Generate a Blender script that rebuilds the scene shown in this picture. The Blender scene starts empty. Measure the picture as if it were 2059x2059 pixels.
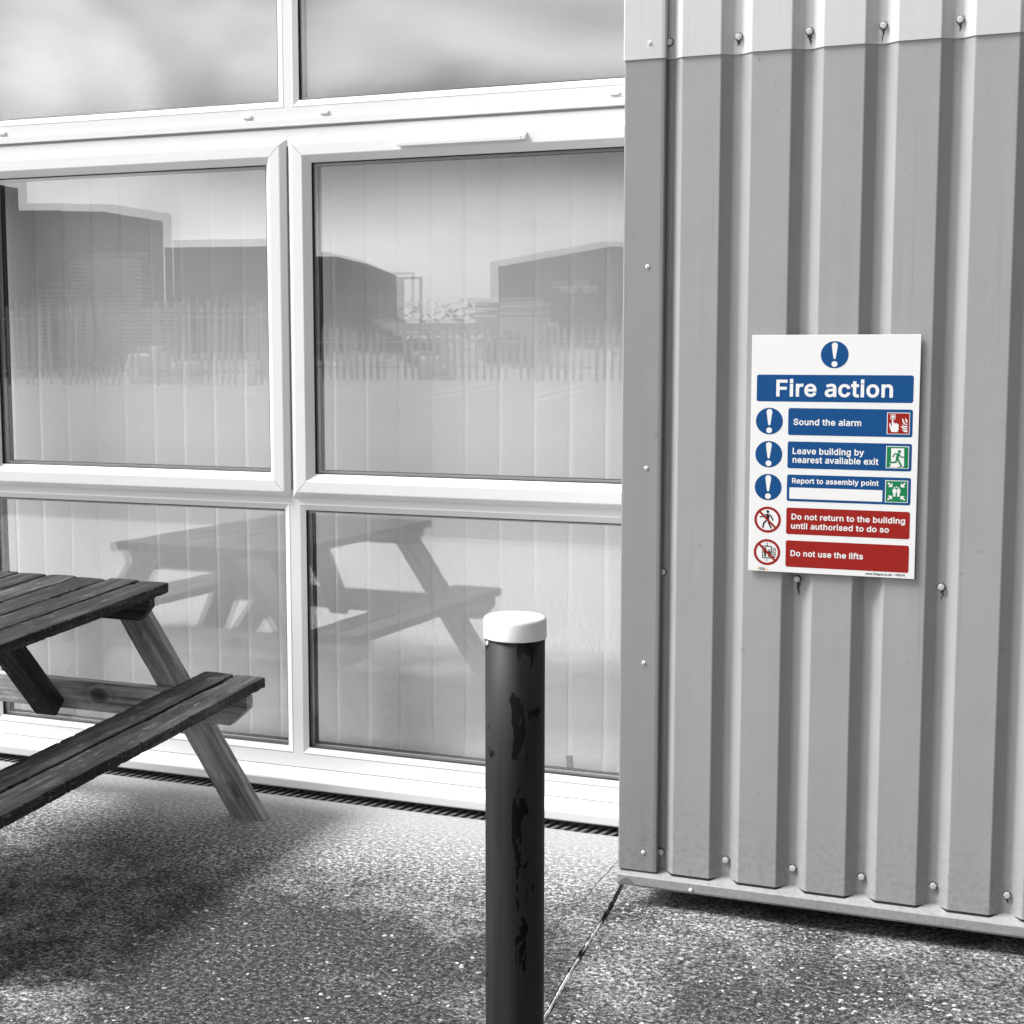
import bpy, bmesh, math, random
from mathutils import Vector, Matrix, noise
from mathutils.geometry import delaunay_2d_cdt

R = math.radians
scene = bpy.context.scene
col = scene.collection
random.seed(7)

# ------------------------------------------------------------------ camera
CAM = (0.0, -5.24615, 1.70473)
YAW, PITCH, ROLL = 0.418725, 0.115154, -0.009398
cam_data = bpy.data.cameras.new('camera')
cam_data.sensor_width = 36.0
cam_data.lens = 36.0 * 3288.195 / 2059.0
cam_data.shift_x = 288.996 / 2059.0
cam_data.shift_y = -10.502 / 2059.0
cam_data.clip_start = 0.05
cam_data.clip_end = 2000.0
cam = bpy.data.objects.new('camera', cam_data)
col.objects.link(cam)
fwd = Vector((-math.sin(YAW) * math.cos(PITCH), math.cos(YAW) * math.cos(PITCH), -math.sin(PITCH)))
rgt = Vector((math.cos(YAW), math.sin(YAW), 0.0))
upv = rgt.cross(fwd)
r2 = rgt * math.cos(ROLL) + upv * math.sin(ROLL)
u2 = upv * math.cos(ROLL) - rgt * math.sin(ROLL)
cam.matrix_world = Matrix(((r2.x, u2.x, -fwd.x, CAM[0]), (r2.y, u2.y, -fwd.y, CAM[1]),
                           (r2.z, u2.z, -fwd.z, CAM[2]), (0, 0, 0, 1)))
scene.camera = cam

# ------------------------------------------------------------------ sky, sun, exposure
SUN_AZ, SUN_EL = R(64), R(53)          # azimuth measured to the left of the window wall's normal
sun_dir = Vector((-math.sin(SUN_AZ) * math.cos(SUN_EL), -math.cos(SUN_AZ) * math.cos(SUN_EL), math.sin(SUN_EL)))
world = bpy.data.worlds.new('World')
scene.world = world
world.use_nodes = True
wt = world.node_tree
wt.nodes.clear()
def wn(kind, **kw):
    n = wt.nodes.new(kind)
    for k, v in kw.items():
        setattr(n, k, v)
    return n
sky = wn('ShaderNodeTexSky', sky_type='NISHITA', sun_disc=False)
sky.sun_elevation = SUN_EL
sky.sun_rotation = math.atan2(sun_dir.x, sun_dir.y)
sky.air_density = 1.0
sky.dust_density = 4.0
sky.ozone_density = 1.0
bw = wn('ShaderNodeRGBToBW')
tc = wn('ShaderNodeTexCoord')
mp = wn('ShaderNodeMapping')
mp.inputs['Scale'].default_value = (1.0, 1.0, 2.0)
mp.inputs['Location'].default_value = (0.4, 1.3, 0.25)
n1 = wn('ShaderNodeTexNoise')
n1.inputs['Scale'].default_value = 5.0
n1.inputs['Detail'].default_value = 7.0
n1.inputs['Roughness'].default_value = 0.52
n1.inputs['Distortion'].default_value = 0.5
cr = wn('ShaderNodeMapRange')
cr.inputs['From Min'].default_value = 0.36
cr.inputs['From Max'].default_value = 0.64
cr.inputs['To Min'].default_value = 0.62
cr.inputs['To Max'].default_value = 1.5
dot = wn('ShaderNodeVectorMath', operation='DOT_PRODUCT')
dot.inputs[1].default_value = Vector((-0.84, -0.42, 0.10)).normalized()
dr = wn('ShaderNodeMapRange')
dr.inputs['From Min'].default_value = 0.0
dr.inputs['From Max'].default_value = 0.9
dr.inputs['To Min'].default_value = 0.03
dr.inputs['To Max'].default_value = 1.75
mul = wn('ShaderNodeMath', operation='MULTIPLY')
mul2 = wn('ShaderNodeMath', operation='MULTIPLY')
mixb = wn('ShaderNodeMath', operation='MULTIPLY_ADD')   # thin cloud veil: blend the clear sky towards a flat overcast
mixb.inputs[1].default_value = 0.45
mixb.inputs[2].default_value = 5.5
bg = wn('ShaderNodeBackground')
bg.inputs['Strength'].default_value = 0.115
out = wn('ShaderNodeOutputWorld')
L = wt.links.new
L(sky.outputs['Color'], bw.inputs['Color'])
L(bw.outputs['Val'], mixb.inputs[0])
L(tc.outputs['Generated'], mp.inputs['Vector'])
L(mp.outputs['Vector'], n1.inputs['Vector'])
L(n1.outputs['Fac'], cr.inputs['Value'])
L(tc.outputs['Generated'], dot.inputs[0])
L(dot.outputs['Value'], dr.inputs['Value'])
L(mixb.outputs[0], mul.inputs[0])
L(cr.outputs['Result'], mul.inputs[1])
L(mul.outputs[0], mul2.inputs[0])
L(dr.outputs['Result'], mul2.inputs[1])
# a low bank of darker cloud over the yard opposite
sepw = wn('ShaderNodeSeparateXYZ')
L(tc.outputs['Generated'], sepw.inputs[0])
def sstep(src, a, b):
    n = wn('ShaderNodeMapRange', interpolation_type='SMOOTHSTEP')
    n.inputs['From Min'].default_value = a
    n.inputs['From Max'].default_value = b
    L(src, n.inputs['Value'])
    return n.outputs['Result']
def wmath(op, a, b):
    n = wn('ShaderNodeMath', operation=op)
    for i, x in enumerate((a, b)):
        if isinstance(x, (int, float)): n.inputs[i].default_value = x
        else: L(x, n.inputs[i])
    return n.outputs[0]
wob = wmath('MULTIPLY_ADD', n1.outputs['Fac'], 0.10)
wob.node.inputs[2].default_value = -0.05
el = wmath('ADD', sepw.outputs['Z'], wob)
bank = wmath('MULTIPLY', sstep(el, 0.045, 0.10), wmath('SUBTRACT', 1.0, sstep(el, 0.10, 0.165)))
bank = wmath('MULTIPLY', bank, sstep(sepw.outputs['X'], -0.62, -0.36))
bank = wmath('MULTIPLY', bank, sstep(sepw.outputs['Y'], -0.4, -0.8))
keep = wmath('SUBTRACT', 1.0, wmath('MULTIPLY', bank, 0.85))
L(wmath('MULTIPLY', mul2.outputs[0], keep), bg.inputs['Color'])
L(bg.outputs[0], out.inputs['Surface'])

sun_data = bpy.data.lights.new('sun', 'SUN')
sun_data.energy = 4.7
sun_data.angle = R(20)
sun_data.color = (1.0, 0.995, 0.985)
sun = bpy.data.objects.new('sun', sun_data)
sun.rotation_euler = sun_dir.to_track_quat('Z', 'Y').to_euler()
sun.location = sun_dir * 30
col.objects.link(sun)

vs = scene.view_settings
scene.display_settings.display_device = 'sRGB'
vs.view_transform = 'Standard'
vs.look = 'None'
vs.exposure = 0.26
vs.gamma = 1.0
vs.use_curve_mapping = False
scene.cycles.max_bounces = 14
scene.cycles.transparent_max_bounces = 24
scene.cycles.glossy_bounces = 8

# ------------------------------------------------------------------ helpers
class MB:
    """collects shapes and builds them as one mesh"""
    def __init__(self):
        self.v, self.f, self.s = [], [], []
    def add(self, vs, fs, smooth=False):
        o = len(self.v)
        self.v += [tuple(p) for p in vs]
        self.f += [tuple(o + i for i in f) for f in fs]
        self.s += [smooth] * len(fs)
        return self
    def box(self, x0, x1, y0, y1, z0, z1):
        v = [(x0, y0, z0), (x1, y0, z0), (x1, y1, z0), (x0, y1, z0), (x0, y0, z1), (x1, y0, z1), (x1, y1, z1), (x0, y1, z1)]
        return self.add(v, [(0, 3, 2, 1), (4, 5, 6, 7), (0, 1, 5, 4), (1, 2, 6, 5), (2, 3, 7, 6), (3, 0, 4, 7)])
    def bbox(self, x0, x1, y0, y1, z0, z1, b=0.003, seg=2):
        bm = bmesh.new()
        bmesh.ops.create_cube(bm, size=1.0)
        for v in bm.verts:
            v.co = Vector(((x0 + x1) / 2 + v.co.x * (x1 - x0), (y0 + y1) / 2 + v.co.y * (y1 - y0), (z0 + z1) / 2 + v.co.z * (z1 - z0)))
        bmesh.ops.bevel(bm, geom=bm.edges[:], offset=b, segments=seg, affect='EDGES', profile=0.5)
        return self.bm(bm)
    def bm(self, bm, smooth=False):
        bm.verts.ensure_lookup_table()
        bm.verts.index_update()
        self.add([v.co[:] for v in bm.verts], [[v.index for v in f.verts] for f in bm.faces], smooth)
        bm.free()
        return self
    def prism(self, pts, axis, a, b):
        """closed polygon pts (2-D) pushed along axis 'x', 'y' or 'z' from a to b"""
        n = len(pts)
        def P(p, t):
            return (t, p[0], p[1]) if axis == 'x' else ((p[0], t, p[1]) if axis == 'y' else (p[0], p[1], t))
        v = [P(p, a) for p in pts] + [P(p, b) for p in pts]
        f = [tuple(range(n))[::-1], tuple(range(n, 2 * n))] + [(i, (i + 1) % n, n + (i + 1) % n, n + i) for i in range(n)]
        return self.add(v, f)
    def sweep(self, pts, axis, a, b):
        """open strip"""
        n = len(pts)
        def P(p, t):
            return (t, p[0], p[1]) if axis == 'x' else ((p[0], t, p[1]) if axis == 'y' else (p[0], p[1], t))
        v = [P(p, a) for p in pts] + [P(p, b) for p in pts]
        return self.add(v, [(i, i + 1, n + i + 1, n + i) for i in range(n - 1)])
    def ring(self, x0, x1, z0, z1, prof, close=True):
        """mitred rectangular frame; prof = list of (inset, y)"""
        v, f = [], []
        for d, y in prof:
            v += [(x0 + d, y, z0 + d), (x1 - d, y, z0 + d), (x1 - d, y, z1 - d), (x0 + d, y, z1 - d)]
        m = len(prof)
        for i in range(m if close else m - 1):
            j = (i + 1) % m
            for k in range(4):
                q = (k + 1) % 4
                f.append((4 * i + k, 4 * i + q, 4 * j + q, 4 * j + k))
        return self.add(v, f)
    def lathe(self, prof, c, seg=40, smooth=True, axis='z'):
        """prof = list of (radius, height)"""
        v, f = [], []
        for r, h in prof:
            for k in range(seg):
                a = 2 * math.pi * k / seg
                p = (r * math.cos(a), r * math.sin(a), h)
                if axis == '-y':
                    p = (p[0], -p[2], p[1])
                v.append((c[0] + p[0], c[1] + p[1], c[2] + p[2]))
        for i in range(len(prof) - 1):
            for k in range(seg):
                q = (k + 1) % seg
                f.append((i * seg + k, i * seg + q, (i + 1) * seg + q, (i + 1) * seg + k))
        f.append(tuple(range(seg))[::-1])
        f.append(tuple((len(prof) - 1) * seg + k for k in range(seg)))
        return self.add(v, f, smooth)
    def build(self, name, mat, parent=None, matrix=None, recalc=True):
        me = bpy.data.meshes.new(name)
        me.from_pydata(self.v, [], self.f)
        me.polygons.foreach_set('use_smooth', self.s)
        if recalc:
            bm = bmesh.new()
            bm.from_mesh(me)
            bmesh.ops.recalc_face_normals(bm, faces=bm.faces[:])
            bm.to_mesh(me)
            bm.free()
        me.materials.append(mat)
        me.update()
        o = bpy.data.objects.new(name, me)
        col.objects.link(o)
        if parent is not None:
            o.parent = parent
        if matrix is not None:
            o.matrix_local = matrix
        return o

def tag(o, label=None, cat=None, group=None, kind=None):
    if label: o['label'] = label
    if cat: o['category'] = cat
    if group: o['group'] = group
    if kind: o['kind'] = kind
    return o
def thing(name, loc, label, cat, group=None, rot=None):
    o = bpy.data.objects.new(name, None)
    o.empty_display_size = 0.2
    o.location = loc
    if rot: o.rotation_euler = rot
    col.objects.link(o)
    return tag(o, label, cat, group)
def T(x, y, z):
    return Matrix.Translation((x, y, z))

# ------------------------------------------------------------------ materials
def material(name):
    m = bpy.data.materials.new(name)
    m.use_nodes = True
    nt = m.node_tree
    return m, nt, nt.nodes['Principled BSDF']
def nd(nt, kind, **kw):
    n = nt.nodes.new(kind)
    for k, v in kw.items():
        if k.startswith('i_'):
            n.inputs[k[2:].replace('_', ' ')].default_value = v
        else:
            setattr(n, k, v)
    return n
def ramp(nt, stops):
    n = nt.nodes.new('ShaderNodeValToRGB')
    e = n.color_ramp.elements
    while len(e) > 1: e.remove(e[-1])
    e[0].position, e[0].color = stops[0][0], (stops[0][1],) * 3 + (1,)
    for p, c in stops[1:]:
        q = e.new(p)
        q.color = (c, c, c, 1)
    return n
def mathn(nt, op, a=None, b=None, clamp=False):
    n = nt.nodes.new('ShaderNodeMath')
    n.operation = op
    n.use_clamp = clamp
    for i, x in enumerate((a, b)):
        if x is None: continue
        if isinstance(x, (int, float)): n.inputs[i].default_value = x
        else: nt.links.new(x, n.inputs[i])
    return n.outputs[0]
def mixc(nt, fac, a, b, mode='MIX'):
    n = nt.nodes.new('ShaderNodeMix')
    n.data_type = 'RGBA'
    n.blend_type = mode
    for s, x in ((n.inputs[0], fac), (n.inputs[6], a), (n.inputs[7], b)):
        if isinstance(x, (int, float)):
            s.default_value = x if s.type == 'VALUE' else (x, x, x, 1)
        elif isinstance(x, tuple): s.default_value = x
        else: nt.links.new(x, s)
    return n.outputs[2]
def coord(nt, space='Object', scale=(1, 1, 1)):
    t = nt.nodes.new('ShaderNodeTexCoord')
    m = nt.nodes.new('ShaderNodeMapping')
    m.inputs['Scale'].default_value = scale
    nt.links.new(t.outputs[space], m.inputs['Vector'])
    return m.outputs['Vector']
def noise_tex(nt, vec, scale, detail=4, rough=0.55, dist=0.0):
    n = nd(nt, 'ShaderNodeTexNoise')
    n.inputs['Scale'].default_value = scale
    n.inputs['Detail'].default_value = detail
    n.inputs['Roughness'].default_value = rough
    n.inputs['Distortion'].default_value = dist
    nt.links.new(vec, n.inputs['Vector'])
    return n.outputs['Fac']
def bump(nt, bsdf, h, strength=0.3, dist=0.01):
    b = nd(nt, 'ShaderNodeBump')
    b.inputs['Strength'].default_value = strength
    b.inputs['Distance'].default_value = dist
    nt.links.new(h, b.inputs['Height'])
    nt.links.new(b.outputs['Normal'], bsdf.inputs['Normal'])
def plain(name, c, rough=0.5, spec=0.5, metal=0.0, var=0.0, scale=8.0, bstr=0.0, bscale=200.0):
    m, nt, b = material(name)
    c3 = c if isinstance(c, tuple) else (c, c, c)
    b.inputs['Base Color'].default_value = c3 + (1,)
    b.inputs['Roughness'].default_value = rough
    b.inputs['Specular IOR Level'].default_value = spec
    b.inputs['Metallic'].default_value = metal
    v = coord(nt)
    if var > 0:
        n = noise_tex(nt, v, scale, 6, 0.6)
        f = mathn(nt, 'MULTIPLY_ADD', n, 2 * var)
        f.node.inputs[2].default_value = 1 - var
        nt.links.new(mixc(nt, 1.0, c3 + (1,), f, 'MULTIPLY'), b.inputs['Base Color'])
    if bstr > 0:
        bump(nt, b, noise_tex(nt, v, bscale, 3, 0.6), bstr, 0.002)
    return m

def mat_concrete(name, clean, dirty, seed, shift=0.0, far=0.6, off=(0, 0, 0), patches=()):
    m, nt, b = material(name)
    v = coord(nt)
    sep = nd(nt, 'ShaderNodeSeparateXYZ')
    nt.links.new(v, sep.inputs[0])
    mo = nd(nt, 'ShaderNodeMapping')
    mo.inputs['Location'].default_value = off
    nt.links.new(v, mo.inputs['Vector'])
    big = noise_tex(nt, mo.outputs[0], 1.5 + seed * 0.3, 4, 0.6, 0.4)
    mid = noise_tex(nt, v, 11.0, 6, 0.7)
    fine = noise_tex(nt, v, 66.0, 5, 0.85)
    # moss and dirt: collects away from the swept strip beside the wall
    g = nd(nt, 'ShaderNodeMapRange', interpolation_type='SMOOTHSTEP')
    g.inputs['From Min'].default_value = -0.28 + shift
    g.inputs['From Max'].default_value = -1.15 + shift
    nt.links.new(sep.outputs['Y'], g.inputs['Value'])
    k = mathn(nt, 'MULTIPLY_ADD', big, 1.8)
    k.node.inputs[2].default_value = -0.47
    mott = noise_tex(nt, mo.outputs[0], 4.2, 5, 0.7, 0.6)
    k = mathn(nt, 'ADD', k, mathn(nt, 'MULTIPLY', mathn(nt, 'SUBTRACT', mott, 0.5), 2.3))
    k2 = mathn(nt, 'MULTIPLY_ADD', mid, 1.5)
    k2.node.inputs[2].default_value = -0.75
    s = mathn(nt, 'ADD', mathn(nt, 'ADD', k, k2), 0.27)
    # wet mossy patches with their own place on the slab
    for (px, py, pr, pa) in patches:
        dd = nd(nt, 'ShaderNodeVectorMath', operation='DISTANCE')
        nt.links.new(v, dd.inputs[0])
        dd.inputs[1].default_value = (px, py, 0)
        pm_ = nd(nt, 'ShaderNodeMapRange', interpolation_type='SMOOTHSTEP')
        pm_.inputs['From Min'].default_value = pr
        pm_.inputs['From Max'].default_value = pr * 0.15
        nt.links.new(mathn(nt, 'ADD', dd.outputs['Value'], mathn(nt, 'MULTIPLY', mathn(nt, 'SUBTRACT', mott, 0.5), pr * 1.6)), pm_.inputs['Value'])
        s = mathn(nt, 'ADD', s, mathn(nt, 'MULTIPLY', pm_.outputs[0], pa))
    # dirt fades further out; right slab's unseen part darkened to cut bounce
    g2 = nd(nt, 'ShaderNodeMapRange', interpolation_type='SMOOTHSTEP')
    g2.inputs['From Min'].default_value = -2.9
    g2.inputs['From Max'].default_value = -2.1
    nt.links.new(sep.outputs['Y'], g2.inputs['Value'])
    dirt = mathn(nt, 'MULTIPLY', mathn(nt, 'MULTIPLY', s, g.outputs[0], True), g2.outputs[0])
    fresh = mixc(nt, g2.outputs[0], (far,) * 3 + (1,), (clean,) * 3 + (1,))
    base = mixc(nt, dirt, fresh, (dirty,) * 3 + (1,))
    # sand grain
    fr = ramp(nt, [(0.40, 0.05), (0.5, 0.70), (0.60, 2.9)])
    nt.links.new(fine, fr.inputs[0])
    amt = nd(nt, 'ShaderNodeMapRange')
    amt.inputs['From Min'].default_value = -0.25
    amt.inputs['From Max'].default_value = -0.75
    amt.inputs['To Min'].default_value = 0.12
    amt.inputs['To Max'].default_value = 0.95
    nt.links.new(sep.outputs['Y'], amt.inputs['Value'])
    c1 = mixc(nt, amt.outputs[0], base, mixc(nt, 1.0, base, fr.outputs[0], 'MULTIPLY'))
    # exposed aggregate: some cells pale, some black
    vo = nd(nt, 'ShaderNodeTexVoronoi', feature='F1')
    vo.inputs['Scale'].default_value = 95.0
    vo.inputs['Randomness'].default_value = 1.0
    nt.links.new(coord(nt, 'Object', (1.0, 1.5, 1.0)), vo.inputs['Vector'])
    sc = nd(nt, 'ShaderNodeSeparateColor')
    nt.links.new(vo.outputs['Color'], sc.inputs[0])
    pale = mathn(nt, 'GREATER_THAN', sc.outputs[0], 0.84)
    inner = mathn(nt, 'LESS_THAN', vo.outputs['Distance'], 0.42)
    pm = mathn(nt, 'MULTIPLY', mathn(nt, 'MULTIPLY', pale, inner), amt.outputs[0])
    c2 = mixc(nt, mathn(nt, 'MULTIPLY', pm, 0.55), c1, (clean * 1.15,) * 3 + (1,))
    blk = mathn(nt, 'LESS_THAN', sc.outputs[1], 0.26)
    c3 = mixc(nt, mathn(nt, 'MULTIPLY', mathn(nt, 'MULTIPLY', blk, inner), mathn(nt, 'MULTIPLY', amt.outputs[0], 0.6)), c2, (0.02, 0.02, 0.02, 1))
    grit = noise_tex(nt, v, 170.0, 3, 0.8)
    gr = ramp(nt, [(0.40, 0.45), (0.5, 1.0), (0.60, 1.6)])
    nt.links.new(grit, gr.inputs[0])
    c3 = mixc(nt, amt.outputs[0], c3, mixc(nt, 1.0, c3, gr.outputs[0], 'MULTIPLY'))
    nt.links.new(c3, b.inputs['Base Color'])
    b.inputs['Roughness'].default_value = 0.92
    b.inputs['Specular IOR Level'].default_value = 0.25
    h = mathn(nt, 'ADD', mathn(nt, 'MULTIPLY', fine, mathn(nt, 'MULTIPLY', amt.outputs[0], 1.0)), mathn(nt, 'MULTIPLY', pm, 0.6))
    bump(nt, b, h, 0.75, 0.006)
    return m

def mat_wood(name, lo, mid, hi, rough=0.8, patch=0.0, knot=None):
    m, nt, b = material(name)
    oi = nd(nt, 'ShaderNodeObjectInfo')
    t = nd(nt, 'ShaderNodeTexCoord')
    add = nd(nt, 'ShaderNodeVectorMath', operation='MULTIPLY_ADD')
    comb = nd(nt, 'ShaderNodeCombineXYZ')
    for i in range(3): nt.links.new(oi.outputs['Random'], comb.inputs[i])
    nt.links.new(comb.outputs[0], add.inputs[0])
    add.inputs[1].default_value = (7.3, 3.1, 5.7)
    nt.links.new(t.outputs['Object'], add.inputs[2])
    def mapped(sx, sy, sz):
        mm = nd(nt, 'ShaderNodeMapping')
        mm.inputs['Scale'].default_value = (sx, sy, sz)
        nt.links.new(add.outputs[0], mm.inputs['Vector'])
        return mm.outputs[0]
    grain = noise_tex(nt, mapped(2.6, 46, 46), 1.0, 6, 0.65, 0.6)
    coarse = noise_tex(nt, mapped(3.5, 9, 9), 1.0, 5, 0.6, 0.3)
    wear = noise_tex(nt, mapped(16, 40, 40), 1.0, 5, 0.7, 0.2)
    s = mathn(nt, 'ADD', mathn(nt, 'MULTIPLY', grain, 0.6), mathn(nt, 'MULTIPLY', coarse, 0.4))
    r = ramp(nt, [(0.40, lo), (0.5, mid), (0.61, hi)])
    nt.links.new(s, r.inputs[0])
    c = r.outputs[0]
    if patch > 0:
        pr = ramp(nt, [(0.58, 0.0), (0.66, 1.0)])
        nt.links.new(wear, pr.inputs[0])
        c = mixc(nt, mathn(nt, 'MULTIPLY', pr.outputs[0], patch), c, (hi * 2.2,) * 3 + (1,))
    if knot:
        kn = nd(nt, 'ShaderNodeMapping')
        kn.inputs['Location'].default_value = (-knot[0] * 0.75, 0, -knot[1])
        kn.inputs['Scale'].default_value = (0.75, 0, 1)
        kn.inputs['Rotation'].default_value = (0, 0, 0)
        nt.links.new(t.outputs['Object'], kn.inputs['Vector'])
        ln = nd(nt, 'ShaderNodeVectorMath', operation='LENGTH')
        nt.links.new(kn.outputs[0], ln.inputs[0])
        wobk = mathn(nt, 'ADD', ln.outputs['Value'], mathn(nt, 'MULTIPLY', coarse, 0.02))
        kr = ramp(nt, [(0.022, 0.22), (0.034, 0.45), (0.042, 0.9), (0.055, 0.8), (0.075, 1.0)])
        nt.links.new(wobk, kr.inputs[0])
        c = mixc(nt, 1.0, c, kr.outputs[0], 'MULTIPLY')
    br = mathn(nt, 'MULTIPLY_ADD', oi.outputs['Random'], 0.5)
    br.node.inputs[2].default_value = 0.75
    nt.links.new(mixc(nt, 1.0, c, br, 'MULTIPLY'), b.inputs['Base Color'])
    b.inputs['Roughness'].default_value = rough
    b.inputs['Specular IOR Level'].default_value = 0.3
    bump(nt, b, mathn(nt, 'ADD', grain, mathn(nt, 'MULTIPLY', wear, 0.6)), 0.7, 0.004)
    return m

def mat_glass():
    m, nt, b = material('window_glass')
    nt.nodes.remove(b)
    o = nt.nodes['Material Output']
    lw = nd(nt, 'ShaderNodeLayerWeight')
    lw.inputs['Blend'].default_value = 0.5
    f = mathn(nt, 'MULTIPLY_ADD', mathn(nt, 'POWER', lw.outputs['Facing'], 4.0), 0.6)
    f.node.inputs[2].default_value = GLASS_R
    gl = nd(nt, 'ShaderNodeBsdfGlossy')
    gl.inputs['Roughness'].default_value = 0.0
    gl.inputs['Color'].default_value = (1, 1, 1, 1)
    tr = nd(nt, 'ShaderNodeBsdfTransparent')
    tr.inputs['Color'].default_value = (1, 1, 1, 1)
    mx = nd(nt, 'ShaderNodeMixShader')
    nt.links.new(f, mx.inputs[0])
    nt.links.new(tr.outputs[0], mx.inputs[1])
    nt.links.new(gl.outputs[0], mx.inputs[2])
    nt.links.new(mx.outputs[0], o.inputs['Surface'])
    return m
GLASS_R = 0.088

def mat_clad(name, c):
    m, nt, b = material(name)
    v = coord(nt)
    streak = noise_tex(nt, coord(nt, 'Object', (22, 22, 0.7)), 1.0, 4, 0.6)
    blot = noise_tex(nt, v, 6.0, 5, 0.65)
    dots = noise_tex(nt, v, 42.0, 2, 0.5)
    f = mathn(nt, 'ADD', mathn(nt, 'MULTIPLY', streak, 0.16), mathn(nt, 'MULTIPLY', blot, 0.16))
    f = mathn(nt, 'ADD', f, 0.84)
    dr = ramp(nt, [(0.72, 1.0), (0.79, 0.72)])
    nt.links.new(dots, dr.inputs[0])
    f = mathn(nt, 'MULTIPLY', f, dr.outputs[0])
    # dirt splashed up from the ground, and thin dried runs
    sp = nd(nt, 'ShaderNodeSeparateXYZ')
    nt.links.new(v, sp.inputs[0])
    low = nd(nt, 'ShaderNodeMapRange', interpolation_type='SMOOTHSTEP')
    low.inputs['From Min'].default_value = 0.42
    low.inputs['From Max'].default_value = 0.06
    nt.links.new(sp.outputs['Z'], low.inputs['Value'])
    sn = ramp(nt, [(0.46, 0.0), (0.62, 1.0)])
    nt.links.new(noise_tex(nt, v, 55.0, 5, 0.8), sn.inputs[0])
    f = mathn(nt, 'MULTIPLY', f, mathn(nt, 'SUBTRACT', 1.0, mathn(nt, 'MULTIPLY', mathn(nt, 'MULTIPLY', low.outputs[0], sn.outputs[0]), 0.2)))
    rn = ramp(nt, [(0.62, 0.0), (0.72, 1.0)])
    nt.links.new(noise_tex(nt, coord(nt, 'Object', (95, 95, 1.4)), 1.0, 4, 0.6), rn.inputs[0])
    f = mathn(nt, 'MULTIPLY', f, mathn(nt, 'SUBTRACT', 1.0, mathn(nt, 'MULTIPLY', rn.outputs[0], 0.13)))
    nt.links.new(mixc(nt, 1.0, (c, c, c, 1), f, 'MULTIPLY'), b.inputs['Base Color'])
    b.inputs['Roughness'].default_value = 0.33
    b.inputs['Specular IOR Level'].default_value = 0.5
    bump(nt, b, noise_tex(nt, v, 380.0, 2, 0.5), 0.16, 0.002)
    return m

def mat_bollard():
    m, nt, b = material('bollard_black_paint')
    v = coord(nt)
    st = noise_tex(nt, coord(nt, 'Object', (30, 30, 1.6)), 1.0, 4, 0.6)
    pe = noise_tex(nt, coord(nt, 'Object', (30, 30, 11.0)), 1.0, 4, 0.55, 0.8)
    sep = nd(nt, 'ShaderNodeSeparateXYZ')
    nt.links.new(v, sep.inputs[0])
    # the paint has flaked off in long scabs down one side of the post
    side = nd(nt, 'ShaderNodeMapRange', interpolation_type='SMOOTHSTEP')
    side.inputs['From Min'].default_value = 0.030
    side.inputs['From Max'].default_value = 0.0
    dx = mathn(nt, 'ABSOLUTE', mathn(nt, 'SUBTRACT', sep.outputs['X'], 0.030))
    nt.links.new(dx, side.inputs['Value'])
    k = mathn(nt, 'ADD', pe, mathn(nt, 'MULTIPLY', side.outputs[0], 0.13))
    fl = ramp(nt, [(0.66, 0.0), (0.67, 1.0)])
    nt.links.new(k, fl.inputs[0])
    r = ramp(nt, [(0.3, 0.011), (0.7, 0.026)])
    nt.links.new(st, r.inputs[0])
    nt.links.new(mixc(nt, fl.outputs[0], r.outputs[0], (0.0015, 0.0015, 0.0015, 1)), b.inputs['Base Color'])
    b.inputs['Specular IOR Level'].default_value = 0.2
    nt.links.new(mathn(nt, 'MULTIPLY_ADD', fl.outputs[0], 0.4), b.inputs['Roughness'])
    b.inputs['Roughness'].links[0].from_node.inputs[2].default_value = 0.52
    hh = mathn(nt, 'SUBTRACT', mathn(nt, 'MULTIPLY', st, 0.15), fl.outputs[0])
    bump(nt, b, hh, 0.6, 0.001)
    return m

M = {}
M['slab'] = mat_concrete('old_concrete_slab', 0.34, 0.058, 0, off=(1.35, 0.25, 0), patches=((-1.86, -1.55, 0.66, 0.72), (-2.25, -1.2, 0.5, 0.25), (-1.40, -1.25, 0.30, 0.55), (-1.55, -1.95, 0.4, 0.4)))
M['slab_right'] = mat_concrete('aggregate_concrete_slab', 0.30, 0.07, 2, 0.25, 0.10, patches=((-0.75, -1.25, 0.35, 0.45), (-0.3, -1.05, 0.3, 0.4), (-1.0, -1.75, 0.35, 0.5)))
M['asphalt'] = plain('asphalt', 0.28, 0.95, 0.2, var=0.35, scale=3.0)
M['apron'] = plain('yard_concrete', 0.56, 0.95, 0.2, var=0.4, scale=2.0)
M['crack'] = plain('joint_dirt', 0.012, 0.95, 0.1)
M['mortar'] = plain('joint_mortar', 0.72, 0.9, 0.2, var=0.2, scale=60, bstr=0.5, bscale=150)
M['chip'] = plain('pale_stone', 0.44, 0.8, 0.3, var=0.8, scale=45)
M['marking'] = plain('road_paint', 0.75, 0.8, 0.3, var=0.2, scale=10)
M['upvc'] = plain('white_upvc', 0.74, 0.28, 0.45, var=0.03, scale=5)
M['seam'] = plain('frame_seam', 0.30, 0.6, 0.2)
M['gasket'] = plain('black_rubber_gasket', 0.006, 0.5, 0.3)
M['spacer'] = plain('grey_spacer_bar', 0.28, 0.4, 0.4)
M['glass'] = mat_glass()
M['blind'] = plain('blind_fabric', 0.88, 0.95, 0.1, var=0.05, scale=4, bstr=0.15, bscale=600)
M['spandrel'] = plain('grey_infill_panel', 0.27, 0.7, 0.3)
M['room'] = plain('room_paint', 0.35, 0.9, 0.2)
M['clad'] = mat_clad('grey_coated_steel', 0.34)
M['clad_light'] = mat_clad('pale_coated_steel', 0.58)
M['trim'] = mat_clad('trim_steel', 0.33)
M['flash'] = mat_clad('flashing_steel', 0.27)
M['dark'] = plain('dark_plinth', 0.03, 0.9, 0.2)
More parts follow.
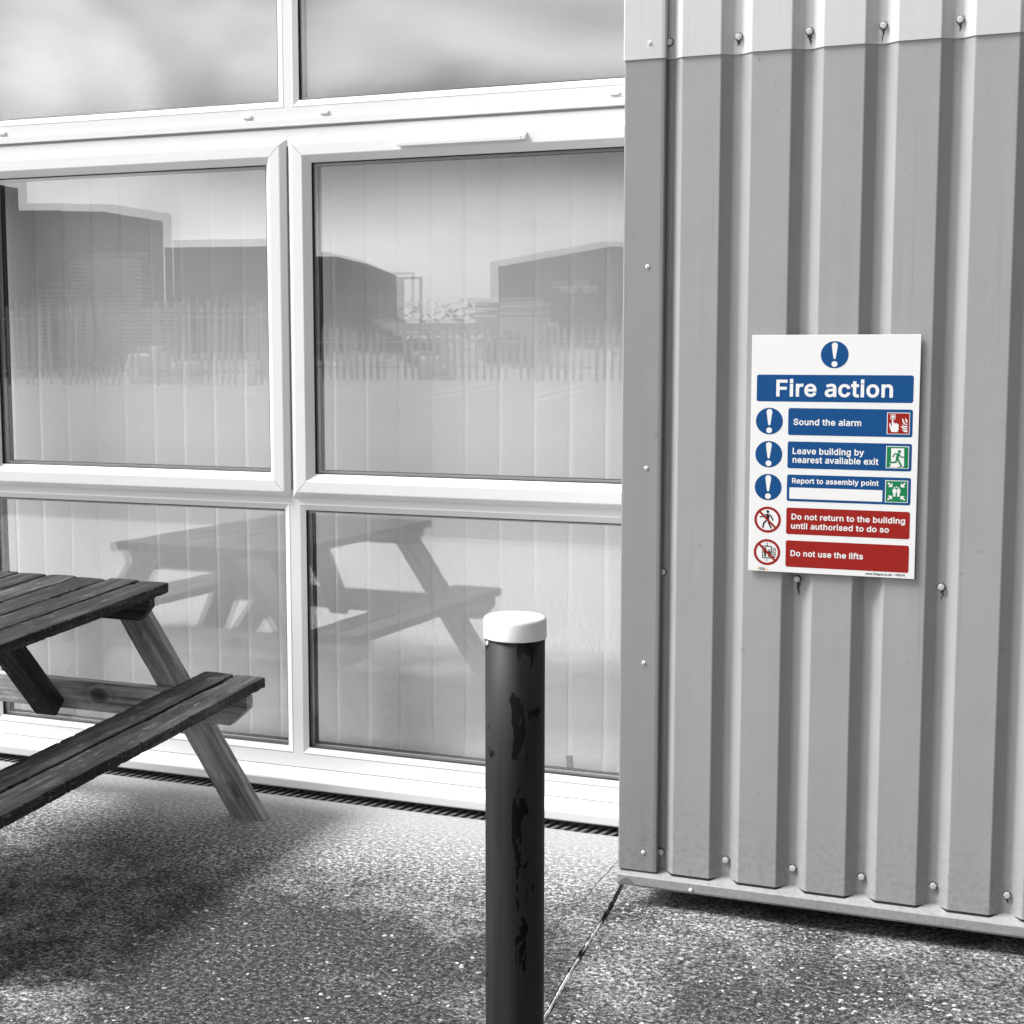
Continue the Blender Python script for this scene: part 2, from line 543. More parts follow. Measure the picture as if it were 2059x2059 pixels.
M['bolt'] = plain('galvanised_bolt', 0.62, 0.45, 0.5, 0.25, var=0.2, scale=120)
M['washer'] = plain('washer_rubber', 0.10, 0.7, 0.3)
M['rivet'] = plain('white_rivet', 0.8, 0.35, 0.5)
M['rivet_hole'] = plain('rivet_core', 0.08, 0.5, 0.4)
M['stain'] = plain('rust_streak', 0.07, 0.9, 0.2, var=0.6, scale=160)
M['plank'] = mat_wood('weathered_dark_wood', 0.007, 0.022, 0.075, 0.72, 0.5)
M['leg'] = mat_wood('brown_timber', 0.14, 0.30, 0.52, 0.75, 0.2)
M['beam'] = mat_wood('knotty_timber', 0.14, 0.32, 0.55, 0.75, 0.15, (0.155, 0.402))
M['cast_iron'] = plain('cast_iron', 0.10, 0.6, 0.4, var=0.4, scale=60, bstr=0.4)
M['void'] = plain('drain_void', 0.006, 0.95, 0.1)
M['post'] = mat_bollard()
M['cap'] = plain('white_plastic_cap', 0.92, 0.35, 0.45, var=0.02, scale=20)
M['scrap'] = plain('white_scrap', 0.8, 0.8, 0.3)

# ------------------------------------------------------------------ ground
def sheet(name, x0, x1, y0, y1, z, m, kind='structure'):
    mb = MB()
    mb.add([(x0, y0, z), (x1, y0, z), (x1, y1, z), (x0, y1, z)], [(0, 1, 2, 3)])
    return tag(mb.build(name, m, recalc=False), kind=kind)

sheet('ground', -900, 900, -900, 300, -0.060, M['apron'])
sheet('bounce_cut_sheet', -1.0, 60, -60, -6.6, -0.044, plain('bounce_cut_dark', 0.05, 0.9, 0.2, var=0.4, scale=3.0))  # unseen dark sheet added to cut ground bounce onto the rib flanks
sheet('car_park', -160, 120, -130, -6.55, -0.050, M['asphalt'])

JOINT = [(-1.262, -0.20), (-1.250, -0.569), (-1.228, -0.80), (-1.212, -1.087), (-1.197, -1.30), (-1.178, -1.529), (-1.16, -1.9), (-1.12, -2.6), (-1.05, -3.9), (-0.95, -6.4)]
def joint_x(y):
    for (xa, ya), (xb, yb) in zip(JOINT, JOINT[1:]):
        if ya >= y >= yb:
            t = (ya - y) / (ya - yb)
            return xa + (xb - xa) * t
    return JOINT[-1][0] if y < JOINT[-1][1] else JOINT[0][0]
def jag(y, s):
    return 0.004 * noise.noise((y * 9.0, s, 0.3)) + 0.0025 * noise.noise((y * 40.0, s, 1.7))
def slab(name, side, y_top, far, mat, gap, ytop_jag=False):
    """a cast slab whose long edge follows the rough joint"""
    ys = []
    y = y_top
    while y > -2.4:
        ys.append(y); y -= 0.012
    while y > -6.5:
        ys.append(y); y -= 0.25
    ys.append(-6.5)
    top, bot = [], []
    mb = MB()
    v, f = [], []
    for y in ys:
        x = joint_x(y) + side * (gap / 2 + abs(jag(y, side)))
        v += [(x, y, 0.0), (x - side * 0.0005, y, -0.05), (far, y, 0.0)]
    n = len(ys)
    for i in range(n - 1):
        a, b2 = 3 * i, 3 * (i + 1)
        f += [(a, b2, b2 + 1, a + 1), (a, a + 2, b2 + 2, b2)]
    mb.add(v, f)
    # edge facing the drain
    return mb, ys
mbl, _ = slab('concrete_slab', -1, -0.150, -9.0, M['slab'], 0.010)
# broken edge of the slab along the drain
ev, ef = [], []
xs = [-9.0 + 0.02 * i for i in range(int((9.0 - 1.262) / 0.02) + 1)]
for i, x in enumerate(xs):
    ye = -0.150 + 0.004 * noise.noise((x * 11, 2.2, 0)) + 0.003 * noise.noise((x * 37, 5.2, 0))
    ev += [(x, -0.1505, 0.0005), (x, ye + 0.002, 0.0005), (x, ye + 0.004, -0.05)]
for i in range(len(xs) - 1):
    a, b2 = 3 * i, 3 * (i + 1)
    ef += [(a, b2, b2 + 1, a + 1), (a + 1, b2 + 1, b2 + 2, a + 2)]
mbl.add(ev, ef)
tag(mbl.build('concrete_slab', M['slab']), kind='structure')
mbr, _ = slab('concrete_slab', 1, -0.42, 6.0, M['slab_right'], 0.012)
tag(mbr.build('concrete_slab', M['slab_right']), kind='structure')
# bottom of the joint, and the pale mortar that still fills part of it
sheet('joint_bed', -1.36, -0.90, -6.5, -0.16, -0.022, M['crack'])
mb = MB()
for (ya, yb, off, w) in ((-0.90, -1.15, 0.002, 0.010), (-1.18, -1.66, 0.002, 0.011), (-1.70, -2.3, 0.003, 0.010)):
    v, f = [], []
    n = int((ya - yb) / 0.008)
    for i in range(n + 1):
        y = ya + (yb - ya) * i / n
        ww = w * (0.55 + 0.7 * abs(noise.noise((y * 30, 3.3, 0)))) * min(1, i / 3, (n - i) / 3 + 0.01)
        x = joint_x(y) + off + 0.0012 * noise.noise((y * 22, 8.8, 0))
        v += [(x - ww / 2, y, 0.001), (x, y, 0.0055), (x + ww / 2, y, 0.001)]
    for i in range(n):
        f += [(3 * i, 3 * i + 1, 3 * i + 4, 3 * i + 3), (3 * i + 1, 3 * i + 2, 3 * i + 5, 3 * i + 4)]
    mb.add(v, f)
tag(mb.build('joint_mortar', M['mortar']), kind='structure')

# hairline crack beside the joint: an open groove with dirt in it
mb = MB()
v, f = [], []
n = 90
for i in range(n + 1):
    t = i / n
    y = -0.36 - 1.35 * t
    x = -1.318 - 0.02 * t + 0.012 * noise.noise((y * 5, 1.1, 4)) + 0.004 * noise.noise((y * 25, 1.1, 4))
    w = 0.0010 + 0.0024 * max(0, noise.noise((y * 14, 7.7, 2)) + 0.25)
    v += [(x - w / 2, y, 0.0012), (x + w / 2, y, 0.0012)]
for i in range(n): f.append((2 * i, 2 * i + 1, 2 * i + 3, 2 * i + 2))
mb.add(v, f)
tag(mb.build('slab_crack', plain('crack_dirt', 0.07, 0.95, 0.1)), kind='structure')

# loose pale stone chips, uncountable
rng = random.Random(11)
mb = MB()
def chip(x, y, s):
    n = rng.randint(5, 7)
    a0 = rng.random() * 6.28
    st = rng.uniform(0.45, 0.8)
    rot = rng.random() * 3.14
    h = s * rng.uniform(0.08, 0.2)
    lo, hi = [], []
    for k in range(n):
        a = a0 + 6.283 * k / n
        r = s * rng.uniform(0.65, 1.1)
        px, py = r * math.cos(a), r * math.sin(a) * st
        qx, qy = px * math.cos(rot) - py * math.sin(rot), px * math.sin(rot) + py * math.cos(rot)
        lo.append((x + qx, y + qy, -0.001))
        hi.append((x + qx * 0.75, y + qy * 0.75, h * rng.uniform(0.7, 1.1)))
    mb.add(lo + hi, [tuple(range(n, 2 * n))] + [(i, (i + 1) % n, n + (i + 1) % n, n + i) for i in range(n)])
N = 0
while N < 900:
    x, y = rng.uniform(-3.4, -1.25), -0.55 - 1.9 * rng.random() ** 0.8
    d = noise.noise((x * 2.2, y * 2.2, 3.0)) + (0.45 if y < -0.9 else -0.25)
    if rng.random() < 0.25 + d and x < joint_x(y) - 0.02:
        chip(x, y, rng.choice((0.003, 0.0035, 0.004, 0.0045, 0.005, 0.006, 0.0075, 0.0105))); N += 1
N = 0
while N < 2400:
    x, y = rng.uniform(-1.25, 0.25), rng.uniform(-2.1, -0.74)
    if x > joint_x(y) + 0.02 and rng.random() < 0.55 + noise.noise((x * 3, y * 3, 9.0)):
        chip(x, y, rng.choice((0.0025, 0.003, 0.003, 0.0035, 0.004, 0.005, 0.006, 0.0075, 0.010))); N += 1
tag(mb.build('stone_chips', M['chip']), kind='stuff')

# ------------------------------------------------------------------ drain along the window wall
dr_ = thing('drainage_channel', (-3.2, -0.09, 0), 'black slotted drainage channel running under the white window sill', 'drain')
mb = MB()
mb.box(-3.0, 1.945, -0.055, 0.075, -0.055, -0.045)
mb.box(-3.0, 1.945, 0.062, 0.075, -0.0449, -0.004)
mb.build('channel_bed', M['void'], dr_)
mb = MB()
mb.bbox(-3.0, 1.945, -0.056, -0.046, -0.03, -0.003, 0.002)
mb.bbox(-3.0, 1.945, 0.044, 0.056, -0.03, -0.003, 0.002)
x = -2.98
while x < 1.93:
    # slanted ribs of the grate
    w = 0.015
    sl = 0.026
    p = [(x, -0.0465), (x + w, -0.0465), (x + w + sl, 0.0445), (x + sl, 0.0445)]
    mb.prism(p, 'z', -0.028, -0.0045)
    x += 0.0335
mb.build('grate', M['cast_iron'], dr_)
mb = MB()
bm = bmesh.new(); bmesh.ops.create_icosphere(bm, subdivisions=2, radius=0.018)
for q in bm.verts:
    q.co = Vector((q.co.x * 1.5, q.co.y * 0.55, q.co.z * 0.35)) * (1 + 0.35 * noise.noise(q.co * 120))
mb.bm(bm, True)
tag(mb.build('litter_scrap', M['scrap'], matrix=T(-1.733, -0.128, 0.0035)), 'small crumpled white scrap caught in the drain behind the bollard', 'litter')

# ------------------------------------------------------------------ the projecting clad building
PITCH_C = 0.1875
YC, YV = -0.728, -0.701
XC = -1.0635                     # left edge of the first full crest
def clad_profile(x_from, x_to, dy):
    """one sheet's outline seen from above, corners rounded"""
    raw = []
    k0 = int(math.floor((x_from - XC) / PITCH_C)) - 1
    k1 = int(math.ceil((x_to - XC) / PITCH_C)) + 1
    for k in range(k0, k1 + 1):
        o = XC + k * PITCH_C
        raw += [(o - 0.0285, YV), (o, YC), (o + 0.107, YC), (o + 0.1345, YV)]
    pts = []
    for i in range(1, len(raw) - 1):
        a, b2, c = Vector(raw[i - 1]), Vector(raw[i]), Vector(raw[i + 1])
        d1, d2 = (a - b2).normalized(), (c - b2).normalized()
        r = 0.0034
        p0, p2 = b2 + d1 * r, b2 + d2 * r
        for s in range(6):
            t = s / 5
            q = p0 * (1 - t) ** 2 + b2 * (2 * t * (1 - t)) + p2 * t * t
            pts.append((q.x, q.y + dy))
    return [p for p in pts if x_from <= p[0] <= x_to]
bld = thing('clad_building', (-0.2, -0.40, 0), 'grey ribbed steel clad building front with pale upper sheets and bolts', 'building')
O = (0.2, 0.40, 0)
def loc(mb):
    mb.v = [(p[0] + O[0], p[1] + O[1], p[2] + O[2]) for p in mb.v]
    return mb
def cladding(z0, z1, dy, name, mat):
    pr = clad_profile(-1.212, 2.2, dy)
    mb = MB()
    mb.sweep(pr, 'z', z0, z1)
    back = [(x, y + 0.0035) for x, y in pr]
    mb.sweep(back, 'z', z0, z1)
    n = len(pr)
    v = [(p[0], p[1], z0) for p in pr] + [(p[0], p[1], z0) for p in back]
    mb.add(v, [(i, i + 1, n + i + 1, n + i) for i in range(n - 1)])
    return loc(mb).build(name, mat, bld, recalc=False)
cladding(0.104, 2.45, 0.0, 'lower_cladding', M['clad'])
cladding(2.401, 4.3, -0.0045, 'upper_cladding', M['clad_light'])
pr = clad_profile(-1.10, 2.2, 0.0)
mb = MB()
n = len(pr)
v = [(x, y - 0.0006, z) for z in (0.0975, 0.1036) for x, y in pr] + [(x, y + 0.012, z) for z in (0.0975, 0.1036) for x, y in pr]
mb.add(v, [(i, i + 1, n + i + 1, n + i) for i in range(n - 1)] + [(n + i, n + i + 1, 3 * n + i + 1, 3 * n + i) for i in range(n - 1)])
loc(mb).build('shadow_gap_strip', M['dark'], bld, recalc=False)  # near-black strip standing in for the shadowed gap below the sheet ends
# corner flashing, folded round the corner
def flashing(z0, z1, d, name, mat):
    pts = [(-1.110, YC + 0.012), (-1.1105, YC - 0.002 - d), (-1.1185, YC - 0.0035 - d), (-1.2185 - d, YC - 0.0035 - d), (-1.222 - d, YC - 0.001 - d), (-1.222 - d, 0.05)]
    mb = MB()
    mb.sweep(pts, 'z', z0, z1)
    inn = [(x + 0.002, y + 0.002) for x, y in pts]
    mb.sweep(inn, 'z', z0, z1)
    n = len(pts)
    for z in (z0, z1):
        mb.add([(p[0], p[1], z) for p in pts] + [(p[0], p[1], z) for p in inn], [(i, i + 1, n + i + 1, n + i) for i in range(n - 1)])
    return loc(mb).build(name, mat, bld, recalc=False)
flashing(0.103, 2.42, 0.0, 'corner_flashing', M['flash'])
flashing(2.402, 4.3, 0.003, 'corner_flashing', M['clad_light'])
# drip trim under the sheets
mb = MB()
pts = [(YV + 0.02, 0.122), (YV + 0.004, 0.1085), (-0.7445, 0.0905), (-0.7465, 0.0880), (-0.7465, 0.064), (-0.742, 0.0575), (-0.738, 0.0585), (-0.740, 0.066), (-0.740, 0.085), (YV + 0.02, 0.104)]
mb.prism(pts, 'x', -1.219, 2.2)
loc(mb).build('drip_trim', M['trim'], bld)
mb = MB(); mb.box(-1.20, 2.2, -0.46, -0.05, -0.06, 0.12)
loc(mb).build('plinth', M['dark'], bld)
mb = MB(); mb.box(-1.205, 2.2, -0.66, 6.0, 0.1202, 4.25)
loc(mb).build('building_core', M['dark'], bld)
mb = MB(); mb.bbox(-1.27, 2.25, -0.80, 6.05, 4.2505, 4.42, 0.01)
loc(mb).build('roof_edge', M['clad_light'], bld)
# bolts: hexagon head on a domed washer
def bolt_mesh(name):
    mb = MB()
    mb.lathe([(0.0112, 0.0), (0.0112, 0.0012), (0.0104, 0.0022)], (0, 0, 0), 20, True, '-y')
    w = len(mb.f)
    mb.lathe([(0.0096, 0.0022), (0.0096, 0.0078), (0.0086, 0.0094), (0.0055, 0.0102)], (0, 0, 0), 6, False, '-y')
    me = mb.build(name, M['bolt'], bld)
    me.data.materials.append(M['washer'])
    for i in range(w):
        me.data.polygons[i].material_index = 1
    return me
spots = [(-1.1025 + PITCH_C * k, z) for z in (2.4465, 0.1575) for k in range(0, 10)] + [(-1.1065 + 2 * PITCH_C * k, 0.979) for k in range(0, 5)]
b0 = None
rb = random.Random(3)
for (x, z) in spots:
    if b0 is None:
        b0 = bolt_mesh('bolt'); o = b0
    else:
        o = b0.copy(); col.objects.link(o); o.parent = bld
    yy = YV - (0.0045 if z > 2 else 0.0) - 0.0005
    o.matrix_local = T(x + O[0] + rb.uniform(-.001, .001), yy + O[1], z) @ Matrix.Rotation(rb.random() * 6, 4, 'Y') @ Matrix.Rotation(rb.uniform(-.05, .05), 4, 'Z')
r0 = None
for (x, z, d) in [(-1.151, 2.444, 0.003), (-1.152, 1.838, 0), (-1.150, 1.276, 0), (-1.151, 0.717, 0), (-1.147, 0.158, 0)]:
    if r0 is None:
        mb = MB()
        mb.lathe([(0.0062, 0.0), (0.0058, 0.0012), (0.0042, 0.0022), (0.0020, 0.0026)], (0, 0, 0), 18, True, '-y')
        r0 = mb.build('rivet', M['rivet'], bld)
        r0.data.materials.append(M['rivet_hole'])
        r0.data.polygons[-1].material_index = 1
        o = r0
    else:
        o = r0.copy(); col.objects.link(o); o.parent = bld
    o.matrix_local = T(x + O[0], YC - 0.0037 - d + O[1], z)
# screw in the drip trim
mb = MB(); mb.lathe([(0.006, 0.0), (0.006, 0.002), (0.004, 0.004)], (0, 0, 0), 12, True, '-y')
mb.build('trim_screw', M['rivet'], bld, T(-1.004 + O[0], -0.7468 + O[1], 0.070))
# dark run-off streaks below some bolts
def streak(x, z, w, h, seed, y=YV):
    n = 14
    v, f = [], []
    for i in range(n + 1):
        t = i / n
        cx = x + 0.004 * noise.noise((t * 5, seed, 1)) + 0.003 * math.sin(t * 4 + seed) * t
        ww = w * (1 - t) ** 0.8 * (0.6 + 0.8 * abs(noise.noise((t * 9, seed, 5)))) + 0.0006
        v += [(cx - ww / 2, y - 0.0007, z - h * t), (cx + ww / 2, y - 0.0007, z - h * t)]
    for i in range(n): f.append((2 * i, 2 * i + 1, 2 * i + 3, 2 * i + 2))
    return v, f
for i, (k, z, w, h) in enumerate([(1, 2.436, .014, .014), (2, 2.437, .015, .026), (3, 2.436, .007, .030), (4, 2.436, .009, .019), (2, .969, .013, .036), (4, .968, .009, .024), (5, .147, .009, .014)]):
    mb = MB(); mb.add(*streak(-1.1025 + PITCH_C * k, z, w, h, i * 3.7 + 1, YV - (0.0045 if z > 2 else 0)))
    loc(mb).build('rust_streak', M['stain'], bld, recalc=False)
# grime on the end of the trim
mb = MB()
pts = [(-1.214 + 0.05 * t, 0.0605 + (0.004 + 0.017 * math.sin(math.pi * min(1, t * 1.15)) ** 0.7) ) for t in [i / 12 for i in range(13)]]
mb.prism([(-1.214, 0.0605)] + pts + [(-1.164, 0.0605)], 'y', -0.7472, -0.7464)
loc(mb).build('grime_patch', plain('grime', 0.17, 0.9, 0.2, var=0.5, scale=90), bld)

# ------------------------------------------------------------------ the glazed screen
PB = 1.36                                            # bay pitch
scr = thing('window_screen', (-2.63, 0.0, 0), 'white plastic framed floor length window screen of six panes beside the cladding', 'window')
S0 = (2.63, 0.0, 0.0)
def sl(mb):
    mb.v = [(p[0] + S0[0], p[1], p[2]) for p in mb.v]
    return mb
XL = -5.36
XR = -1.226
mb = MB()
mb.box(XL, XR, 0.0, 0.06, 3.50, 3.60)
mb.box(XL, XR, 0.0, 0.06, 2.4005, 2.441)
mb.bbox(XL, XR, -0.0065, 0.05, 2.3745, 2.4003, 0.002)
mb.box(XL, XR, 0.018, 0.06, 2.3652, 2.3743)
mb.box(XL, XR, 0.0, 0.06, 2.305, 2.3650)
sl(mb).build('transom', M['upvc'], scr)
mb = MB()
mb.box(XL, XR, 0.0, 0.06, 1.040, 1.0900)
sl(mb).build('transom', M['upvc'], scr)
mb = MB()
mb.box(XL, XR, 0.0, 0.06, 0.0685, 0.1190)
mb.box(XL, XR, 0.004, 0.06, 0.0652, 0.0683)
sl(mb).build('bottom_rail', M['upvc'], scr)
for k in range(-2, 2):
    c = -2.6285 + PB * k
    mb = MB()
    if k == 1:
        mb.box(c - 0.02, XR, 0.0, 0.06, 2.4412, 3.4998); mb.box(c - 0.02, XR, 0.0, 0.06, 1.0902, 2.3048); mb.box(c - 0.02, XR, 0.0, 0.06, 0.1192, 1.0398)
    else:
        mb.box(c - 0.019, c + 0.019, 0.0, 0.06, 2.4412, 3.4998)
        mb.box(c - 0.024, c + 0.024, 0.014, 0.06, 1.0902, 2.3048)
        mb.box(c - 0.020, c + 0.022, 0.0, 0.06, 0.1192, 1.0398)
    sl(mb).build('mullion', M['upvc'], scr)
# sill with a rounded nose
mb = MB()
mb.prism([(0.004, 0.0650), (-0.090, 0.0545), (-0.0975, 0.0515), (-0.1005, 0.0460), (-0.1005, 0.020), (-0.097, 0.0155), (-0.088, 0.0155), (-0.088, 0.038), (0.004, 0.046)], 'x', XL, XR)
sl(mb).build('sill', M['upvc'], scr)

def glazing(x0, x1, z0, z1, parent, kind, tilt):
    """gasket, outer leaf, spacer and inner leaf of one double glazed unit"""
    mb = MB()
    mb.ring(x0 - 0.006, x1 + 0.006, z0 - 0.006, z1 + 0.006, [(0.0, 0.0065), (0.0075, 0.0060), (0.0090, 0.0080), (0.0090, 0.0158), (0.0, 0.0158)])
    sl(mb).build('gasket', M['gasket'], parent)
    g = MB(); g.box(x0 - 0.01, x1 + 0.01, 0.0160, 0.0200, z0 - 0.01, z1 + 0.01)
    sl(g).build('glass_pane', M['glass'], parent, recalc=True)
    mb = MB()
    mb.ring(x0 - 0.01, x1 + 0.01, z0 - 0.01, z1 + 0.01, [(0.0, 0.0203), (0.0195, 0.0203), (0.0195, 0.0375), (0.0, 0.0375)])
    sl(mb).build('spacer_bar', M['spacer'], parent)
    mb = MB()
    mb.ring(x0 - 0.01, x1 + 0.01, z0 - 0.01, z1 + 0.01, [(0.012, 0.0432), (0.021, 0.0432), (0.021, 0.066), (0.012, 0.066)])
    sl(mb).build('gasket', M['gasket'], parent)
    cx, cz = (x0 + x1) / 2, (z0 + z1) / 2
    g = MB(); g.box(-(x1 - x0) / 2 - 0.006, (x1 - x0) / 2 + 0.006, -0.0015, 0.0015, -(z1 - z0) / 2 - 0.006, (z1 - z0) / 2 + 0.006)
    g.build('glass_pane', M['glass'], parent, T(cx + S0[0], 0.0405, cz) @ Matrix.Rotation(tilt[0], 4, 'X') @ Matrix.Rotation(tilt[1], 4, 'Z'))
BEAD = [(0.0, 0.003), (0.0, -0.0005), (0.002, -0.0012), (0.0225, 0.0060), (0.0225, 0.030), (0.0, 0.030)]
def fixed_light(x0, x1, z0, z1, tilt):
    f = bpy.data.objects.new('fixed_light', None); col.objects.link(f); f.parent = scr
    f.empty_display_size = 0.1
    mb = MB()
    mb.ring(x0 - 0.0225, x1 + 0.0225, z0 - 0.0225, z1 + 0.0225, BEAD)
    sl(mb).build('glazing_bead', M['upvc'], f)
    glazing(x0, x1, z0, z1, f, 'fixed', tilt)
SASH = [(0.0, 0.004), (0.0, -0.0035), (0.004, -0.006), (0.0175, -0.0195), (0.021, -0.0205), (0.058, -0.0205), (0.0605, -0.0195), (0.0845, 0.0060), (0.0845, 0.034), (0.03, 0.034), (0.03, 0.004)]
def casement(x0, x1, z0, z1, tilt):
    f = bpy.data.objects.new('casement', None); col.objects.link(f); f.parent = scr
    f.empty_display_size = 0.1
    mb = MB()
    mb.ring(x0, x1, z0, z1, SASH)
    nf = len(mb.f)
    # welded mitre seams across the flat of the frame
    for cx_, cz_, sx, sz in ((x0, z0, 1, 1), (x1, z0, -1, 1), (x1, z1, -1, -1), (x0, z1, 1, -1)):
        a_, b_, w_ = 0.020, 0.0595, 0.0006
        p = [(cx_ + sx * a_ - w_ * sx, cz_ + sz * a_ + w_ * sz), (cx_ + sx * b_ - w_ * sx, cz_ + sz * b_ + w_ * sz), (cx_ + sx * b_ + w_ * sx, cz_ + sz * b_ - w_ * sz), (cx_ + sx * a_ + w_ * sx, cz_ + sz * a_ - w_ * sz)]
        mb.prism(p, 'y', -0.0207, -0.0203)
    so_ = sl(mb).build('sash_frame', M['upvc'], f)
    so_.data.materials.append(M['seam'])
    for i in range(nf, len(so_.data.polygons)): so_.data.polygons[i].material_index = 1
    glazing(x0 + 0.0845, x1 - 0.0845, z0 + 0.0845, z1 - 0.0845, f, 'sash', tilt)
t_ = R(0.16)
tilts = [(t_, t_ * .8), (t_ * .5, -t_ * 1.2), (-t_, t_), (t_ * .8, t_ * 1.3), (t_ * 0.2, -t_), (-t_ * 1.2, t_ * .7), (t_, t_), (t_, -t_), (t_ * .6, t_)]
for i, k in enumerate((-1, 0, 1)):
    xa, xb = -2.6285 + PB * (k - 1), -2.6285 + PB * k
    fixed_light(xa + 0.040, xb - 0.040, 2.463, 3.478, tilts[i])
    fixed_light(xa + 0.0455, xb - 0.0385, 0.143, 1.0185, tilts[3 + i])
    casement(xa + 0.0005, xb - 0.0095, 1.0655, 2.3305, tilts[6 + i])
# drainage slot caps and the trickle vent
def cap_mesh(mb, x, z):
    pts = []
    for a in range(0, 181, 30): pts.append((x + 0.0125 + 0.0062 * math.sin(R(a)), z - 0.0062 * math.cos(R(a))))
    for a in range(0, 181, 30): pts.append((x - 0.0125 - 0.0062 * math.sin(R(a)), z + 0.0062 * math.cos(R(a))))
    inner = [(x + (p[0] - x) * 0.86, z + (p[1] - z) * 0.75) for p in pts]
    n = len(pts)
    v = [(p[0], -0.0002, p[1]) for p in pts] + [(p[0], -0.0075, p[1]) for p in pts] + [(p[0], -0.0095, p[1]) for p in inner]
    f = [(i, (i + 1) % n, n + (i + 1) % n, n + i) for i in range(n)] + [(n + i, n + (i + 1) % n, 2 * n + (i + 1) % n, 2 * n + i) for i in range(n)] + [tuple(range(2 * n, 3 * n))]
    return mb.add(v, f)
for x in (-2.789, -2.486, -3.846, -1.452, -4.15, -5.2):
    sl(cap_mesh(MB(), x, 2.4145 if abs(x) > 2.6 or x > -2 else 2.4145)).build('drainage_cap', M['upvc'], scr)
mb = MB()
pr = [(-0.0207, 2.2860), (-0.046, 2.2800), (-0.0495, 2.2815), (-0.0500, 2.2920), (-0.040, 2.3020), (-0.0207, 2.3075)]
mb.prism(pr, 'x', -2.186, -1.754)
for x0, x1 in ((-2.199, -2.1862), (-1.7538, -1.741)):
    q = [(-0.0207 + (a + 0.0207) * 0.93, 2.2935 + (b - 2.2935) * 0.93) for a, b in pr]
    mb.prism(q, 'x', x0, x1)
sl(mb).build('trickle_vent', M['upvc'], scr)
# infill behind the upper lights
mb = MB(); mb.box(XL, XR, 0.085, 0.095, 2.36, 3.59)
sl(mb).build('infill_panel', M['spandrel'], scr)
mb = MB(); mb.box(XL, XR, 0.0951, 0.62, 2.378, 2.42)
sl(mb).build('blind_shading_board', M['spandrel'], scr)  # hidden board added to shade the top of the blinds
# wall above the windows
mb = MB(); mb.box(XL - 4, XR - 0.002, -0.02, 0.2, 3.602, 4.25)
mb.box(XL - 4, XL - 0.002, -0.02, 0.2, 0.0, 3.6018)
o = mb.build('wall', M['clad_light'])
tag(o, 'pale plain wall panel over and beside the white window screen', 'wall')

# ------------------------------------------------------------------ room and blinds behind the glass
mb = MB()
mb.add([(XL - 3, 0.07, 0.01), (XR, 0.07, 0.01), (XR, 4.0, 0.01), (XL - 3, 4.0, 0.01), (XL - 3, 0.098, 2.7), (XR, 0.098, 2.7), (XR, 4.0, 2.7), (XL - 3, 4.0, 2.7)],
       [(0, 1, 2, 3), (4, 5, 6, 7), (1, 2, 6, 5), (2, 3, 7, 6), (3, 0, 4, 7)])
tag(mb.build('interior_room', M['room']), kind='structure')
rb = random.Random(5)
def blind(x_start, pitch, n, label):
    t = thing('vertical_blind', (x_start, 0.27, 0), label, 'blind', 'vertical blinds behind the window panes')
    mb = MB()
    for k in range(n):
        a = rb.uniform(R(1.0), R(2.4))
        c0 = pitch * (k + 0.5)
        w = pitch * 0.5 + 0.0045
        bow = 0.0025 + rb.uniform(-0.001, 0.001)
        top, low = 2.345, 0.035 + rb.uniform(-0.004, 0.004)
        tw = rb.uniform(-R(1.0), R(1.0))
        v, f = [], []
        zs = [top, 1.9, 1.45, 1.0, 0.6, low + 0.112, low + 0.111, low]
        ns = 8
        for th in (0.0, 0.0016):
            for zi, z in enumerate(zs):
                aa = a + tw * (zi / 7)
                for s in range(ns + 1):
                    u = -w + 2 * w * s / ns
                    y = u * math.sin(aa) - bow * (1 - (u / w) ** 2) + th - (0.0016 if zi == 7 else 0) * (0 if th else 1) - (0.0012 if zi in (6,) and th == 0 else 0)
                    v.append((c0 + u * math.cos(aa), y, z))
        nz = len(zs); B = nz * (ns + 1)
        for i in range(nz - 1):
            for s in range(ns):
                q = i * (ns + 1) + s
                f.append((q, q + 1, q + ns + 2, q + ns + 1))
                f.append((B + q, B + q + ns + 1, B + q + ns + 2, B + q + 1))
        for s in range(ns):
            q = (nz - 1) * (ns + 1) + s
            f.append((q, q + 1, B + q + 1, B + q))
        for i in range(nz - 1):
            for e in (0, ns):
                q = i * (ns + 1) + e
                f.append((q, q + ns + 1, B + q + ns + 1, B + q))
        mb.add(v, f, True)
    mb.build('slats', M['blind'], t, recalc=True)
    mb = MB(); mb.bbox(0, pitch * n, -0.02, 0.02, 2.3455, 2.375, 0.003)
    mb.build('headrail', M['upvc'], t)
blind(-4.035, 0.1340, 10, 'off white vertical blind behind the panes left of the centre mullion')
blind(-2.717, 0.1301, 11, 'off white vertical blind behind the panes right of the centre mullion')
blind(-5.345, 0.1305, 10, 'off white vertical blind in the bay beyond the picnic table')
mb = MB(); mb.bbox(-0.011, 0.011, -0.006, 0.006, 0.0, 0.062, 0.002)
tag(mb.build('offcut', M['trim'], matrix=T(-1.617, 0.10, 0.125) @ Matrix.Rotation(R(-7), 4, 'Y')), 'small grey offcut standing inside the glass at the foot of the blind', 'offcut')

